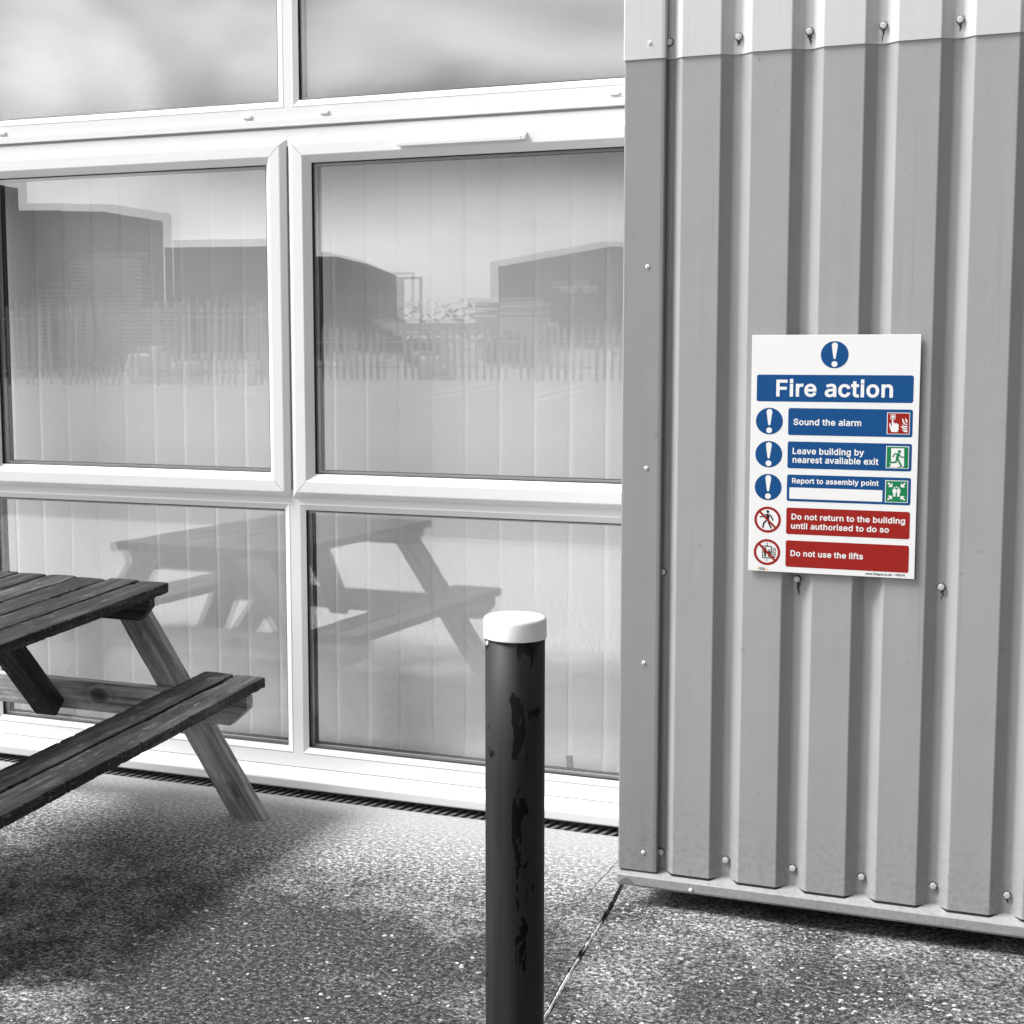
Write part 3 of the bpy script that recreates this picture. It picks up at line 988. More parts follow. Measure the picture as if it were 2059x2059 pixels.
# ------------------------------------------------------------------ picnic table
tab = thing('picnic_table', (-3.2882, -0.35, 0.0), 'weathered dark wooden A frame picnic table with attached benches', 'picnic table', rot=None)
tab.rotation_mode = 'QUATERNION'
tab.rotation_quaternion = (Matrix.Rotation(0.0054, 4, 'Z') @ Matrix.Rotation(0.0369, 4, 'X') @ Matrix.Rotation(0.0031, 4, 'Y')).to_quaternion()
def plank_mesh(Lh, w, t, seed, wear=1.0, ends=(1.0, 1.0), cham=None, cut=None, seg=None):
    """board along local X, from 0 to Lh, worn edges; cham = chamfer (dx, dz) on the lower corner of both ends; cut = shear of the ends (dx per unit of local Y)"""
    mb = MB()
    seg = seg or max(8, int(Lh / 0.008))
    r = 0.0045
    cs = []
    hw, ht = w / 2, t / 2
    ny = 5
    for sx, sy, a0 in ((1, 1, 0), (-1, 1, 90), (-1, -1, 180), (1, -1, 270)):
        for a in (0, 45, 90):
            cs.append((sx * (hw - r) + r * math.cos(R(a0 + a)), sy * (ht - r) + r * math.sin(R(a0 + a)), 1))
        # points along the flat that follows
        if (sx, sy) == (1, 1):
            for k in range(1, ny): cs.append((hw - r - (2 * (hw - r)) * k / ny, ht, 0))
        elif (sx, sy) == (-1, -1):
            for k in range(1, ny): cs.append((-hw + r + (2 * (hw - r)) * k / ny, -ht, 0))
    m = len(cs)
    v, f = [], []
    for i in range(seg + 1):
        x = Lh * i / seg
        for (y, z, e) in cs:
            nz = noise.noise((x * 6 + seed * 3.1, y * 12, z * 12 + seed))
            n2 = noise.noise((x * 34 + seed * 5.3, y * 60, z * 60))
            yy, zz = y, z
            if e:
                bite = 0.7 * (max(0, n2 - 0.28) * 0.014 + max(0, noise.noise((x * 90, seed * 2.7, y * 80)) - 0.1) * 0.006 + max(0, nz - 0.3) * 0.012) * wear
                yy -= math.copysign(min(bite, 0.008), y)
                zz -= math.copysign(min(bite * 0.6, 0.006), z)
            zz += 0.0012 * nz * wear
            yy += 0.0015 * noise.noise((x * 4, seed * 2.2, y * 3)) * wear
            xx = x
            if i in (0, seg):
                k = ends[0] if i == 0 else ends[1]
                sgn = 1 if i == 0 else -1
                xx += sgn * k * (0.004 + 0.006 * max(0, noise.noise((y * 55, z * 50, seed * 1.9 + i))) + (0.004 if e else 0))
            if cut: xx += cut * y
            v.append((xx, yy, zz))
    for i in range(seg):
        for k in range(m):
            q = (k + 1) % m
            f.append((i * m + k, i * m + q, (i + 1) * m + q, (i + 1) * m + k))
    f.append(tuple(range(m))[::-1])
    f.append(tuple(seg * m + k for k in range(m)))
    mb.add(v, f)
    return mb
def frame_of(p0, p1, wdir):
    """matrix: local X from p0 to p1, local Y along wdir"""
    x = (Vector(p1) - Vector(p0)).normalized()
    y = Vector(wdir); y = (y - x * y.dot(x)).normalized()
    z = x.cross(y)
    return Matrix(((x.x, y.x, z.x, p0[0]), (x.y, y.y, z.y, p0[1]), (x.z, y.z, z.z, p0[2]), (0, 0, 0, 1)))
rt = random.Random(21)
LT = 1.66
VC = -0.024
for k in range(6):
    vc = 0.3578 - 0.1273 * k - 0.0595
    u1 = [0.0, 0.012, -0.006, 0.010, 0.004, 0.012][k]
    pm = plank_mesh(LT + u1, 0.1185, 0.036, 3 + k * 1.7, 1.0, (0.8, 1.2))
    pm.build('tabletop_plank', M['plank'], tab, frame_of((vc, -LT, 0.777), (vc, u1, 0.777), (1, 0.004 * (k - 3), 0)))
def bench(sgn):
    for j, (a, b2) in enumerate(((0.7213, 0.606), (0.596, 0.478))):
        vc = VC + sgn * ((a + b2) / 2 - VC) if sgn > 0 else 2 * VC - (a + b2) / 2
        u1 = 0.006 if j == 0 else 0.014
        pm = plank_mesh(LT + u1, a - b2, 0.036, 31 + 5 * j + sgn * 2, 1.2, (0.8, 1.5))
        pm.build('seat_plank', M['plank'], tab, frame_of((vc, -LT, 0.4668), (vc, u1, 0.4668), (1, 0, 0)))
bench(1); bench(-1)
def gz(v, u):
    """table-local height of the ground below a point"""
    w = tab.rotation_quaternion.to_matrix()
    return -(w[2][0] * v + w[2][1] * u) / w[2][2]
def a_frame(uf, ub, ul, s):
    """cross pieces between uf and ub, legs at ul; s mirrors which side faces the table middle"""
    um, th = (uf + ub) / 2, abs(ub - uf)
    def board(name, pts, mat):
        # chamfered board cut from a polygon in the (v, z) plane, bevelled
        mb = MB(); mb.prism(pts, 'y', -th / 2, th / 2)
        bm = bmesh.new()
        me = bpy.data.meshes.new('tmp'); me.from_pydata(mb.v, [], mb.f); bm.from_mesh(me); bpy.data.meshes.remove(me)
        bmesh.ops.recalc_face_normals(bm, faces=bm.faces[:])
        bmesh.ops.bevel(bm, geom=bm.edges[:], offset=0.003, segments=2, affect='EDGES', profile=0.5)
        m2 = MB(); m2.bm(bm)
        return m2.build(name, mat, tab, T(VC, um, 0))
    e, z0, z1 = 0.744, 0.344, 0.4485
    beam = board('cross_beam', [(-e, z1), (-e, z1 - 0.043), (-e + 0.068, z0), (e - 0.068, z0), (e, z1 - 0.043), (e, z1)], M['beam'])
    e, z0, z1 = 0.375, 0.682, 0.7585
    board('top_batten', [(-e, z1), (-e, z1 - 0.030), (-e + 0.043, z0), (e - 0.043, z0), (e, z1 - 0.030), (e, z1)], M['plank'])
    for sg in (1, -1):
        vt, vb = VC + sg * (0.213 - VC), VC + sg * (0.683 - VC)
        zb_ = gz(vb, ul)
        p0, p1 = (vt, ul, 0.7575), (vb, ul, zb_)
        d = Vector(p1) - Vector(p0)
        Ln = d.length
        slope = (vb - vt) / (0.7575 - zb_)
        # ends cut level: shear along the board
        pm = plank_mesh(Ln, 0.112, 0.042, 51 + sg * 3 + uf * 7, 0.5, (0.0, 0.3), cut=-slope * sg if False else None, seg=int(Ln / 0.03))
        mt = frame_of(p0, p1, (1, 0, 0))
        inv = mt.inverted()
        ang = slope
        # trim both ends to the horizontal by shearing x with local y
        yx = (mt.to_3x3() @ Vector((0, 1, 0)))
        xx = (mt.to_3x3() @ Vector((1, 0, 0)))
        sh = -yx.z / xx.z
        pm.v = [(p[0] + p[1] * sh, p[1], p[2]) for p in pm.v]
        pm.build('leg', M['leg'], tab, mt)
        # bolt through beam and leg
        mb = MB(); mb.lathe([(0.014, 0.0), (0.014, 0.002), (0.009, 0.003), (0.009, 0.010), (0.007, 0.012)], (0, 0, 0), 14, True, '-y')
        mb.build('carriage_bolt', M['washer'], tab, T(VC + sg * (0.395 - VC), min(uf, ub) - 0.0005, 0.428))
    return beam
a_frame(-0.135, -0.092, -0.069, 1)
a_frame(-1.53, -1.573, -1.596, -1)
for (ua, ub) in ((-0.158, -0.505), (-1.507, -1.16)):
    p0, p1 = (VC - 0.035, ua, 0.352), (VC - 0.035, ub, 0.757)
    pm = plank_mesh((Vector(p1) - Vector(p0)).length, 0.092, 0.070, 71 + ua, 0.4, (0, 0), seg=16)
    mt = frame_of(p0, p1, (1, 0, 0))
    pm.build('brace', M['plank'], tab, mt)

# ------------------------------------------------------------------ bollard
BD = 3.10
bx, by = -0.34085 * BD, -5.24615 + BD
bol = thing('bollard', (bx, by, 0), 'black painted steel bollard with a white cap and flaking paint', 'bollard')
r_ = 0.0605
mb = MB()
mb.lathe([(r_, 0.0), (r_, 0.25), (r_, 0.5), (r_, 0.75), (r_, 1.075)], (0, 0, 0), 72, True)
mb.build('post', M['post'], bol)
mb = MB()
zt = 1.1030
mb.lathe([(r_ + 0.0004, 1.0585), (r_ + 0.0030, 1.0592), (r_ + 0.0034, 1.0620), (r_ + 0.0032, zt - 0.012), (r_ + 0.0026, zt - 0.007), (r_ + 0.0006, zt - 0.003), (r_ - 0.003, zt - 0.0008), (r_ - 0.008, zt), (r_ - 0.030, zt + 0.0006), (0.004, zt + 0.0008)], (0, 0, 0), 72, True)
mb.build('cap', M['cap'], bol)
mb = MB(); mb.lathe([(0.0052, 0.0), (0.0052, 0.0016), (0.0034, 0.003)], (0, 0, 0), 12, True, '-y')
mb.build('cap_screw', M['bolt'], bol, Matrix.Rotation(R(-46), 4, 'Z') @ T(0, -r_ - 0.0002, 1.051))

# ------------------------------------------------------------------ fire action sign
GLYPH = {'-':[475,[[(358,265),(358,167),(93,167),(93,265)]]],
'.':[210,[[(27,-22),(163,-22),(163,112),(27,112)]]],
'0':[475,[[(227,-28),(195,-26),(142,-9),(116,8),(77,50),(49,106),(39,140),(27,254),(39,368),(50,403),(78,459),(117,501),(142,517),(196,534),(228,537),(285,528),(312,517),(337,501),(376,459),(404,403),(414,368),(426,254),(414,140),(404,106),(376,50),(337,8),(311,-9),(258,-26)],[(227,71),(265,82),(295,114),(315,172),(323,254),(315,336),(295,394),(265,427),(227,438),(188,427),(158,394),(138,336),(130,254),(138,172),(158,114),(188,82)]]],
'3':[475,[[(217,-28),(146,-18),(85,13),(41,63),(16,153),(126,153),(134,116),(150,93),(164,83),(194,73),(232,72),(255,76),(285,91),(297,105),(305,122),(307,156),(297,186),(285,202),(265,214),(238,223),(136,227),(136,307),(242,431),(49,431),(49,530),(393,530),(393,453),(190,223),(190,311),(292,304),(339,283),(375,252),(408,192),(414,145),(408,97),(388,54),(339,5),(271,-23)]]],
'9':[475,[[(227,537),(299,523),(341,499),(374,464),(404,399),(410,347),(405,305),(392,262),(368,214),(212,-21),(90,-21),(290,269),(352,269),(294,198),(242,175),(170,179),(126,196),(77,239),(54,280),(42,351),(48,402),(67,447),(112,500),(176,531)],[(226,439),(194,433),(169,415),(153,387),(147,352),(153,316),(169,288),(194,271),(226,265),(258,271),(283,288),(300,315),(306,350),(300,387),(283,415),(258,433)]]],
'>':[475,[[(408,165),(44,-19),(44,94),(284,208),(291,188),(44,303),(44,417),(408,233)]]],
'D':[524,[[(220,-21),(75,-21),(75,78),(242,79),(288,90),(324,110),(350,140),(368,179),(377,227),(373,308),(349,371),(339,385),(308,410),(291,419),(247,429),(72,431),(72,530),(263,528),(300,521),(362,497),(391,478),(435,430),(465,369),(475,333),(483,255),(475,178),(465,141),(435,80),(389,31),(330,-2),(295,-13)],[(146,530),(146,-21),(39,-21),(39,530)]]],
'F':[432,[[(39,-21),(39,530),(390,530),(390,431),(146,431),(146,299),(367,299),(367,200),(146,200),(146,-21)]]],
'G':[542,[[(270,-28),(232,-26),(168,-9),(138,8),(88,50),(51,106),(37,139),(27,176),(19,254),(27,333),(37,369),(50,403),(87,458),(112,483),(167,517),(230,534),(266,537),(347,524),(417,486),(467,427),(504,328),(395,328),(369,382),(351,404),(327,421),(299,431),(266,435),(229,430),(180,403),(144,355),(126,283),(130,198),(144,154),(167,119),(196,94),(230,79),(268,74),(320,83),(347,98),(368,119),(390,166),(396,227),(452,197),(262,178),(262,277),(500,277),(492,137),(482,106),(453,56),(411,16),(359,-13)]]],
'I':[322,[[(10,-21),(10,78),(97,78),(97,431),(10,431),(10,530),(290,530),(290,431),(204,431),(204,78),(290,78),(290,-21)]]],
'L':[415,[[(39,-21),(39,530),(146,530),(146,78),(382,78),(382,-21)]]],
'N':[545,[[(39,-21),(39,530),(148,530),(375,171),(446,39),(385,29),(378,157),(378,530),(484,530),(484,-21),(375,-21),(153,331),(74,468),(139,478),(146,291),(146,-21)]]],
'R':[471,[[(39,-21),(39,530),(267,528),(342,508),(381,480),(409,443),(425,399),(429,327),(409,262),(381,225),(342,198),(294,182),(237,177),(75,177),(75,276),(232,276),(278,282),(297,291),(309,302),(323,341),(321,376),(315,395),(304,409),(289,420),(249,430),(146,431),(146,-21)],[(340,-21),(195,250),(315,250),(463,-21)]]],
'S':[469,[[(224,-30),(142,-19),(78,14),(34,67),(11,158),(121,158),(130,118),(147,94),(174,79),(210,71),(253,73),(277,80),(306,98),(318,113),(324,130),(324,147),(319,160),(311,170),(276,190),(146,229),(93,257),(53,294),(33,345),(37,419),(71,477),(108,506),(152,526),(227,537),(303,526),(364,493),(406,442),(428,357),(322,357),(308,401),(290,420),(262,433),(211,437),(176,428),(151,412),(142,399),(137,385),(139,359),(147,348),(168,332),(307,288),(372,255),(413,209),(425,176),(430,138),(416,72),(374,17),(308,-18)]]],
'a':[411,[[(208,408),(276,400),(305,388),(346,352),(359,323),(369,261),(369,-21),(285,-21),(276,14),(264,3),(229,-17),(173,-28),(119,-25),(84,-14),(54,5),(23,47),(13,85),(15,137),(26,167),(67,211),(131,238),(173,245),(264,249),(263,270),(255,297),(251,302),(233,311),(178,313),(84,281),(48,366),(131,398)],[(229,163),(170,156),(153,151),(130,135),(126,129),(121,105),(124,86),(132,76),(159,65),(190,66),(224,77),(249,98),(262,130),(263,164)]]],
'b':[446,[[(231,-29),(193,-26),(151,-8),(122,17),(107,38),(133,38),(133,-21),(32,-21),(32,530),(135,530),(135,374),(130,369),(162,392),(209,405),(255,404),(303,390),(344,363),(376,325),(399,276),(410,220),(410,158),(399,101),(377,52),(345,14),(303,-14)],[(220,68),(257,77),(283,100),(301,139),(307,189),(301,239),(284,277),(257,300),(220,308),(183,300),(157,278),(140,241),(134,189),(140,138),(158,99),(184,76)]]],
'c':[418,[[(207,-29),(128,-14),(66,32),(26,101),(13,187),(26,275),(66,345),(128,390),(207,406),(266,397),(317,373),(357,334),(392,263),(290,237),(276,272),(262,290),(241,303),(223,307),(179,304),(159,294),(134,263),(120,221),(120,154),(134,112),(149,91),(167,77),(208,68),(236,72),(258,83),(274,100),(292,142),(393,117),(359,44),(319,4),(267,-21)]]],
'd':[446,[[(195,-29),(145,-23),(100,-2),(63,32),(35,76),(14,157),(14,220),(26,276),(48,325),(81,363),(122,390),(169,404),(215,405),(262,392),(295,369),(290,374),(290,530),(393,530),(393,-21),(292,-21),(292,38),(317,38),(303,17),(274,-8),(232,-26)],[(205,68),(241,76),(267,99),(284,137),(291,189),(284,241),(267,278),(241,300),(205,308),(167,300),(141,277),(124,239),(117,189),(124,139),(141,100),(168,77)]]],
'e':[426,[[(211,-29),(129,-14),(66,31),(26,101),(13,187),(26,273),(65,343),(126,390),(204,406),(256,399),(290,387),(346,343),(368,309),(384,268),(392,195),(392,148),(54,148),(54,242),(396,238),(293,166),(282,248),(273,271),(250,297),(231,306),(205,309),(179,306),(158,296),(141,280),(128,260),(120,238),(118,160),(130,116),(152,87),(185,71),(222,68),(246,73),(264,82),(297,129),(395,105),(362,38),(323,2),(272,-22)]]],
'f':[276,[[(249,400),(249,306),(-15,306),(-15,400)],[(60,-21),(60,433),(64,468),(88,510),(127,538),(187,551),(239,544),(269,534),(242,444),(200,453),(178,450),(170,445),(166,437),(163,-21)]]],
'g':[447,[[(207,-172),(145,-165),(95,-145),(57,-115),(20,-62),(106,-14),(142,-56),(171,-72),(226,-75),(257,-66),(279,-48),(284,-39),(290,-4),(290,47),(316,47),(285,10),(232,-13),(195,-16),(145,-10),(82,22),(36,80),(19,132),(14,221),(26,278),(63,345),(101,378),(146,399),(196,406),(248,398),(287,377),(317,340),(292,340),(292,400),(393,400),(393,-10),(387,-60),(368,-103),(320,-146),(277,-163)],[(205,80),(242,88),(268,108),(285,143),(291,193),(285,242),(268,278),(242,300),(205,308),(168,300),(141,277),(124,240),(117,193),(124,144),(141,109),(167,88)]]],
'h':[432,[[(135,226),(135,-21),(32,-21),(32,530),(135,530),(135,266),(67,266),(121,364),(180,399),(227,406),(269,401),(305,387),(337,363),(368,311),(377,266),(378,-21),(275,-21),(274,253),(264,281),(257,290),(249,297),(225,307),(200,307),(170,298),(156,288),(145,273),(137,252)]]],
'i':[189,[[(32,-21),(32,400),(135,400),(135,-21)],[(32,420),(135,420),(135,558),(32,558)]]],
'k':[403,[[(89,88),(89,233),(112,233),(276,400),(410,400),(193,178),(185,178)],[(32,-21),(32,530),(135,530),(135,-21)],[(284,-21),(120,187),(193,260),(416,-21)]]],
'l':[189,[[(32,-21),(32,530),(135,530),(135,-21)]]],
'm':[632,[[(32,-21),(32,400),(133,400),(133,274),(78,274),(99,333),(127,371),(163,395),(205,407),(264,400),(303,376),(336,322),(348,274),(282,274),(303,331),(332,368),(372,394),(404,404),(455,406),(491,398),(523,381),(549,355),(568,320),(577,279),(578,-21),(475,-21),(473,270),(471,280),(458,296),(441,306),(418,309),(401,307),(378,296),(369,287),(359,265),(356,-21),(253,-21),(252,269),(237,296),(222,306),(200,309),(175,305),(161,297),(144,278),(138,262),(134,-21)]]],
'n':[432,[[(135,226),(135,-21),(32,-21),(32,400),(133,400),(133,266),(67,266),(121,364),(180,399),(227,406),(269,401),(305,387),(337,363),(368,311),(377,266),(378,-21),(275,-21),(274,253),(264,281),(257,290),(249,297),(225,307),(200,307),(170,298),(156,288),(145,273),(137,252)]]],
'o':[437,[[(207,-30),(128,-14),(66,32),(26,101),(13,187),(26,275),(66,345),(128,390),(207,406),(287,390),(349,345),(389,275),(402,187),(389,101),(349,32),(287,-14)],[(207,68),(247,77),(275,101),(292,140),(298,187),(292,236),(274,275),(247,299),(207,308),(168,299),(141,275),(124,236),(117,187),(124,140),(141,101),(168,77)]]],
'p':[446,[[(32,-164),(32,400),(133,400),(133,340),(108,340),(138,376),(176,398),(230,406),(303,391),(362,346),(399,277),(410,220),(410,157),(389,76),(362,32),(324,-2),(256,-28),(210,-29),(163,-15),(131,8),(135,3),(135,-164)],[(220,68),(257,77),(283,100),(301,139),(307,189),(301,239),(284,277),(257,300),(220,308),(183,300),(157,278),(140,241),(134,189),(140,138),(158,99),(184,76)]]],
'r':[281,[[(32,-21),(32,400),(133,400),(133,342),(103,342),(114,361),(156,394),(193,405),(264,405),(264,299),(208,305),(178,299),(155,286),(140,265),(135,235),(135,-21)]]],
's':[387,[[(182,-29),(122,-22),(72,0),(35,38),(7,110),(105,130),(130,83),(145,73),(167,68),(212,70),(232,80),(242,91),(245,108),(239,120),(217,132),(95,166),(58,193),(43,211),(27,251),(31,311),(59,358),(89,381),(126,397),(187,406),(245,398),(292,375),(325,340),(354,275),(257,253),(235,293),(222,304),(201,310),(174,311),(152,304),(137,294),(131,284),(133,266),(138,259),(152,251),(261,222),(305,201),(336,169),(353,107),(340,51),(303,7),(249,-20)]]],
't':[249,[[(225,400),(225,306),(-15,306),(-15,400)],[(44,492),(147,492),(148,90),(153,75),(156,74),(219,75),(238,-16),(168,-25),(118,-18),(77,6),(52,44),(44,91)]]],
'u':[432,[[(182,-26),(123,-16),(88,3),(61,31),(42,69),(32,137),(32,400),(135,400),(135,146),(140,111),(144,100),(162,82),(186,72),(199,71),(231,77),(246,85),(265,108),(272,126),(275,400),(378,400),(378,-21),(277,-21),(277,113),(338,113),(316,57),(288,16),(269,-1),(228,-20)]]],
'v':[411,[[(148,-21),(-13,400),(99,400),(191,144),(234,0),(156,0),(198,144),(290,400),(402,400),(241,-21)]]],
'w':[589,[[(122,-21),(-6,400),(103,400),(164,182),(202,20),(139,20),(160,118),(236,400),(333,400),(429,20),(365,20),(382,95),(464,400),(573,400),(445,-21),(352,-21),(249,359),(318,359),(215,-21)]]],
'x':[401,[[(-19,-21),(190,277),(189,111),(-11,400),(112,400),(245,185),(138,185),(270,400),(391,400),(190,110),(190,274),(398,-21),(275,-21),(135,203),(242,203),(103,-21)]]],
'y':[411,[[(21,-156),(46,-63),(94,-68),(111,-62),(123,-48),(140,-1),(-13,400),(99,400),(191,144),(234,0),(156,0),(198,144),(290,400),(402,400),(223,-67),(202,-109),(172,-141),(135,-160),(91,-166)]]],
' ':[210,[]]}

def winding(cs, p):
    w = 0
    for c in cs:
        n = len(c)
        for i in range(n):
            (x0, y0), (x1, y1) = c[i], c[(i + 1) % n]
            if y0 <= p[1] < y1 and (x1 - x0) * (p[1] - y0) - (p[0] - x0) * (y1 - y0) > 0: w += 1
            elif y1 <= p[1] < y0 and (x1 - x0) * (p[1] - y0) - (p[0] - x0) * (y1 - y0) < 0: w -= 1
    return w
def fill(contours):
    """triangles of the non-zero filled area of some closed outlines"""
    pts, edges = [], []
    for c in contours:
        o = len(pts)
        pts += [Vector(p) for p in c]
        edges += [(o + i, o + (i + 1) % len(c)) for i in range(len(c))]
    r = delaunay_2d_cdt(pts, edges, [], 0, 1e-5)
    vs_, fs_ = r[0], r[2]
    keep = []
    for f in fs_:
        c = sum((vs_[i] for i in f), Vector((0, 0))) / len(f)
        if winding(contours, (c.x, c.y)) != 0: keep.append(tuple(f))
    return [tuple(v) for v in vs_], keep
def signmat(name, c):
    return plain(name, c, 0.5, 0.15)
SM = {'white': signmat('sign_white', (0.80, 0.80, 0.80)), 'blue': signmat('sign_blue', (0.006, 0.070, 0.225)),
      'red': signmat('sign_red', (0.31, 0.016, 0.012)), 'green': signmat('sign_green', (0.010, 0.20, 0.075)),
      'black': signmat('sign_black', (0.006, 0.006, 0.006)), 'orange': signmat('sign_orange', (0.80, 0.42, 0.06)),
      'grey': signmat('sign_grey', (0.10, 0.11, 0.14))}
SW, SH = 0.4375, 0.6467
sign = thing('fire_action_sign', (-0.6403, -0.7375, 1.3245), 'white Fire action notice with blue and red panels fixed to the grey cladding', 'sign')
def print_(name, layers, parent):
    """flat printed shapes: layers = list of (contours in sign millimetres, colour, height in 0.1 mm)"""
    me = bpy.data.meshes.new(name)
    V, F, MI, mats = [], [], [], []
    for cs, colr, h in layers:
        if SM[colr] not in mats: mats.append(SM[colr])
        mi = mats.index(SM[colr])
        vs_, fs_ = fill(cs)
        o = len(V)
        V += [(p[0] / 1000 - SW / 2, -h * 1e-4, p[1] / 1000 - SH / 2) for p in vs_]
        F += [tuple(o + i for i in f) for f in fs_]
        MI += [mi] * len(fs_)
    me.from_pydata(V, [], F)
    for m in mats: me.materials.append(m)
    me.polygons.foreach_set('material_index', MI)
    bm = bmesh.new(); bm.from_mesh(me)
    for f in bm.faces:
        f.normal_update()
        if f.normal.y > 0: f.normal_flip()
    bm.to_mesh(me); bm.free()
    o = bpy.data.objects.new(name, me)
    col.objects.link(o); o.parent = parent
    return o
def rrect(x0, y0, x1, y1, r):
    p = []
    for cx, cy, a0 in ((x1 - r, y1 - r, 0), (x0 + r, y1 - r, 90), (x0 + r, y0 + r, 180), (x1 - r, y0 + r, 270)):
        for a in range(0, 91, 15): p.append((cx + r * math.cos(R(a0 + a)), cy + r * math.sin(R(a0 + a))))
    return p
def rect(x0, y0, x1, y1): return [(x0, y0), (x1, y0), (x1, y1), (x0, y1)]
def circ(x, y, r, n=40): return [(x + r * math.cos(2 * math.pi * i / n), y + r * math.sin(2 * math.pi * i / n)) for i in range(n)]
def stroke(pts, w):
    """round ended line as several capsules"""
    out_ = []
    for (x0, y0), (x1, y1) in zip(pts, pts[1:]):
        a = math.atan2(y1 - y0, x1 - x0)
        c = [(x1 + w / 2 * math.cos(a + R(t)), y1 + w / 2 * math.sin(a + R(t))) for t in range(-90, 91, 30)]
        c += [(x0 + w / 2 * math.cos(a + R(t)), y0 + w / 2 * math.sin(a + R(t))) for t in range(90, 271, 30)]
        out_.append(c)
    return out_
CAPH = 0.509 + 0.042
def text(s, x0, base, x1, cap):
    k = cap / CAPH
    adv, cs = 0, []
    lo, hi = 1e9, -1e9
    for ch in s:
        a, polys = GLYPH[ch]
        for p in polys:
            q = [(adv + x, y) for x, y in p]
            lo = min(lo, min(t[0] for t in q)); hi = max(hi, max(t[0] for t in q))
            cs.append(q)
        adv += a
    kx = (x1 - x0) / (hi - lo)
    return [[(x0 + (x - lo) * kx, base + (y + 21) * k / 1000) for x, y in c] for c in cs]
mb = MB()
mb.bbox(-SW / 2, SW / 2, 0.0, 0.003, -SH / 2, SH / 2, 0.0006, 1)
mb.build('plate', SM['white'], sign)
# corner fixings behind the plate that hold it off the ribs
mb = MB()
for x in (-0.20, 0.0, 0.19): mb.box(x - 0.006, x + 0.006, 0.0031, 0.0092, -0.28, 0.28)
mb.build('fixing_strip', SM['grey'], sign)
h = print_('header_band', [([rrect(14.6, 467.3, 421.9, 539.8, 6)], 'blue', 3)], sign)
print_('lettering', [(text('Fire action', 67, 480.8, 370.5, 45.6), 'white', 6)], h)
def mandatory(cx, cy, r):
    s = r / 35.6
    o = print_('mandatory_symbol', [([circ(cx, cy, r, 64)], 'blue', 3)], sign)
    top = [(cx + s * 7.6 * math.cos(R(a)), cy + s * (24.7 + 7.6 * math.sin(R(a)))) for a in range(-8, 189, 14)]
    bot = [(cx + s * 2.9 * math.cos(R(a)), cy + s * (-8.4 + 2.9 * math.sin(R(a)))) for a in range(180, 361, 30)]
    print_('exclamation_mark', [([top + bot, circ(cx, cy - s * 24.6, s * 7.7, 28)], 'white', 6)], o)
mandatory(218.7, 593.7, 36.0)
for y in (413.7, 323.4, 233.1): mandatory(50.0, y, 36.2)
def band(y0, y1, colr, texts):
    o = print_('instruction_band', [([rrect(100.4, y0, 422.1, y1, 5.5)], colr, 3)], sign)
    for t in texts: print_('lettering', [(text(*t), 'white', 6)], o)
    return o
b1 = band(376.9, 449.9, 'blue', [('Sound the alarm', 114.4, 404.0, 291.6, 17.4)])
b2 = band(286.7, 359.5, 'blue', [('Leave building by', 113.8, 325.3, 301.0, 17.3), ('nearest available exit', 114.2, 301.6, 338.3, 17.3)])
b3 = band(196.7, 269.4, 'blue', [('Report to assembly point', 114.0, 245.6, 340.5, 14.7)])
b4 = band(106.1, 178.9, 'red', [('Do not return to the building', 114.4, 146.6, 410.2, 16.0), ('until authorised to do so', 113.7, 121.2, 369.9, 16.0)])
b5 = band(16.0, 88.9, 'red', [('Do not use the lifts', 113.7, 45.9, 305.0, 16.2)])
print_('blank_field', [([rect(107.6, 203.4, 350.4, 234.4)], 'white', 6)], b3)
# pictograms
def frame_(y0, y1, colr): return [([rect(357.2, y0, 415.2, y1)], 'white', 6), ([rect(359.0, y0 + 1.8, 413.4, y1 - 1.8)], colr, 9)]
hand = [(369.9, 424.6), (373.5, 424.6), (373.8, 412), (375.5, 414.8), (378.4, 414.2), (379, 411.5), (381, 413.8), (383.4, 413.2), (384, 410.4), (386.8, 411.9), (387.2, 397.5), (385, 390.3), (369.4, 390.1), (366.4, 397), (364, 405), (363.6, 412.6), (366.6, 413), (367.6, 406), (369.4, 403.8)]
flames = [[(395.2, 427), (398.8, 423.5), (400.4, 418.5), (403.5, 413.6), (408.8, 411.8), (408.6, 409.4), (402.2, 410.8), (397.8, 414.8), (396.4, 420)],
          [(402.8, 428.5), (406.4, 425), (409, 420.5), (409, 414.8), (405.6, 416.8), (403.6, 421.5), (404, 425)],
          [(395.8, 413.4), (397.4, 409.8), (401, 407.4), (409.2, 406.6), (409.2, 402.4), (400.5, 403.6), (396.4, 407.6)],
          [(391.4, 404.8), (396, 405.0), (401.5, 401.4), (409, 400.2), (408.8, 396.8), (401, 397.8), (396.0, 401.6)],
          [(396, 399), (399.4, 396.0), (409.4, 395.2), (409.2, 390), (402, 390.8), (397.6, 394.2)]]
print_('pictogram', frame_(384.1, 441.7, 'red') + [([rect(366.2, 423.9, 378.5, 436.8)], 'white', 12), ([rect(367.9, 425.7, 376.8, 435.0)], 'red', 13), ([circ(372.35, 430.4, 3.5, 20)], 'white', 14), ([hand], 'white', 12)] + [([f], 'white', 12) for f in flames], b1)
door = [(370, 347.4), (402.8, 347.4), (403.4, 301), (401, 297.5), (398.5, 296), (365.5, 296), (369, 299.5), (369.6, 304), (366.5, 307), (367.5, 310.5), (370.4, 312.5)]
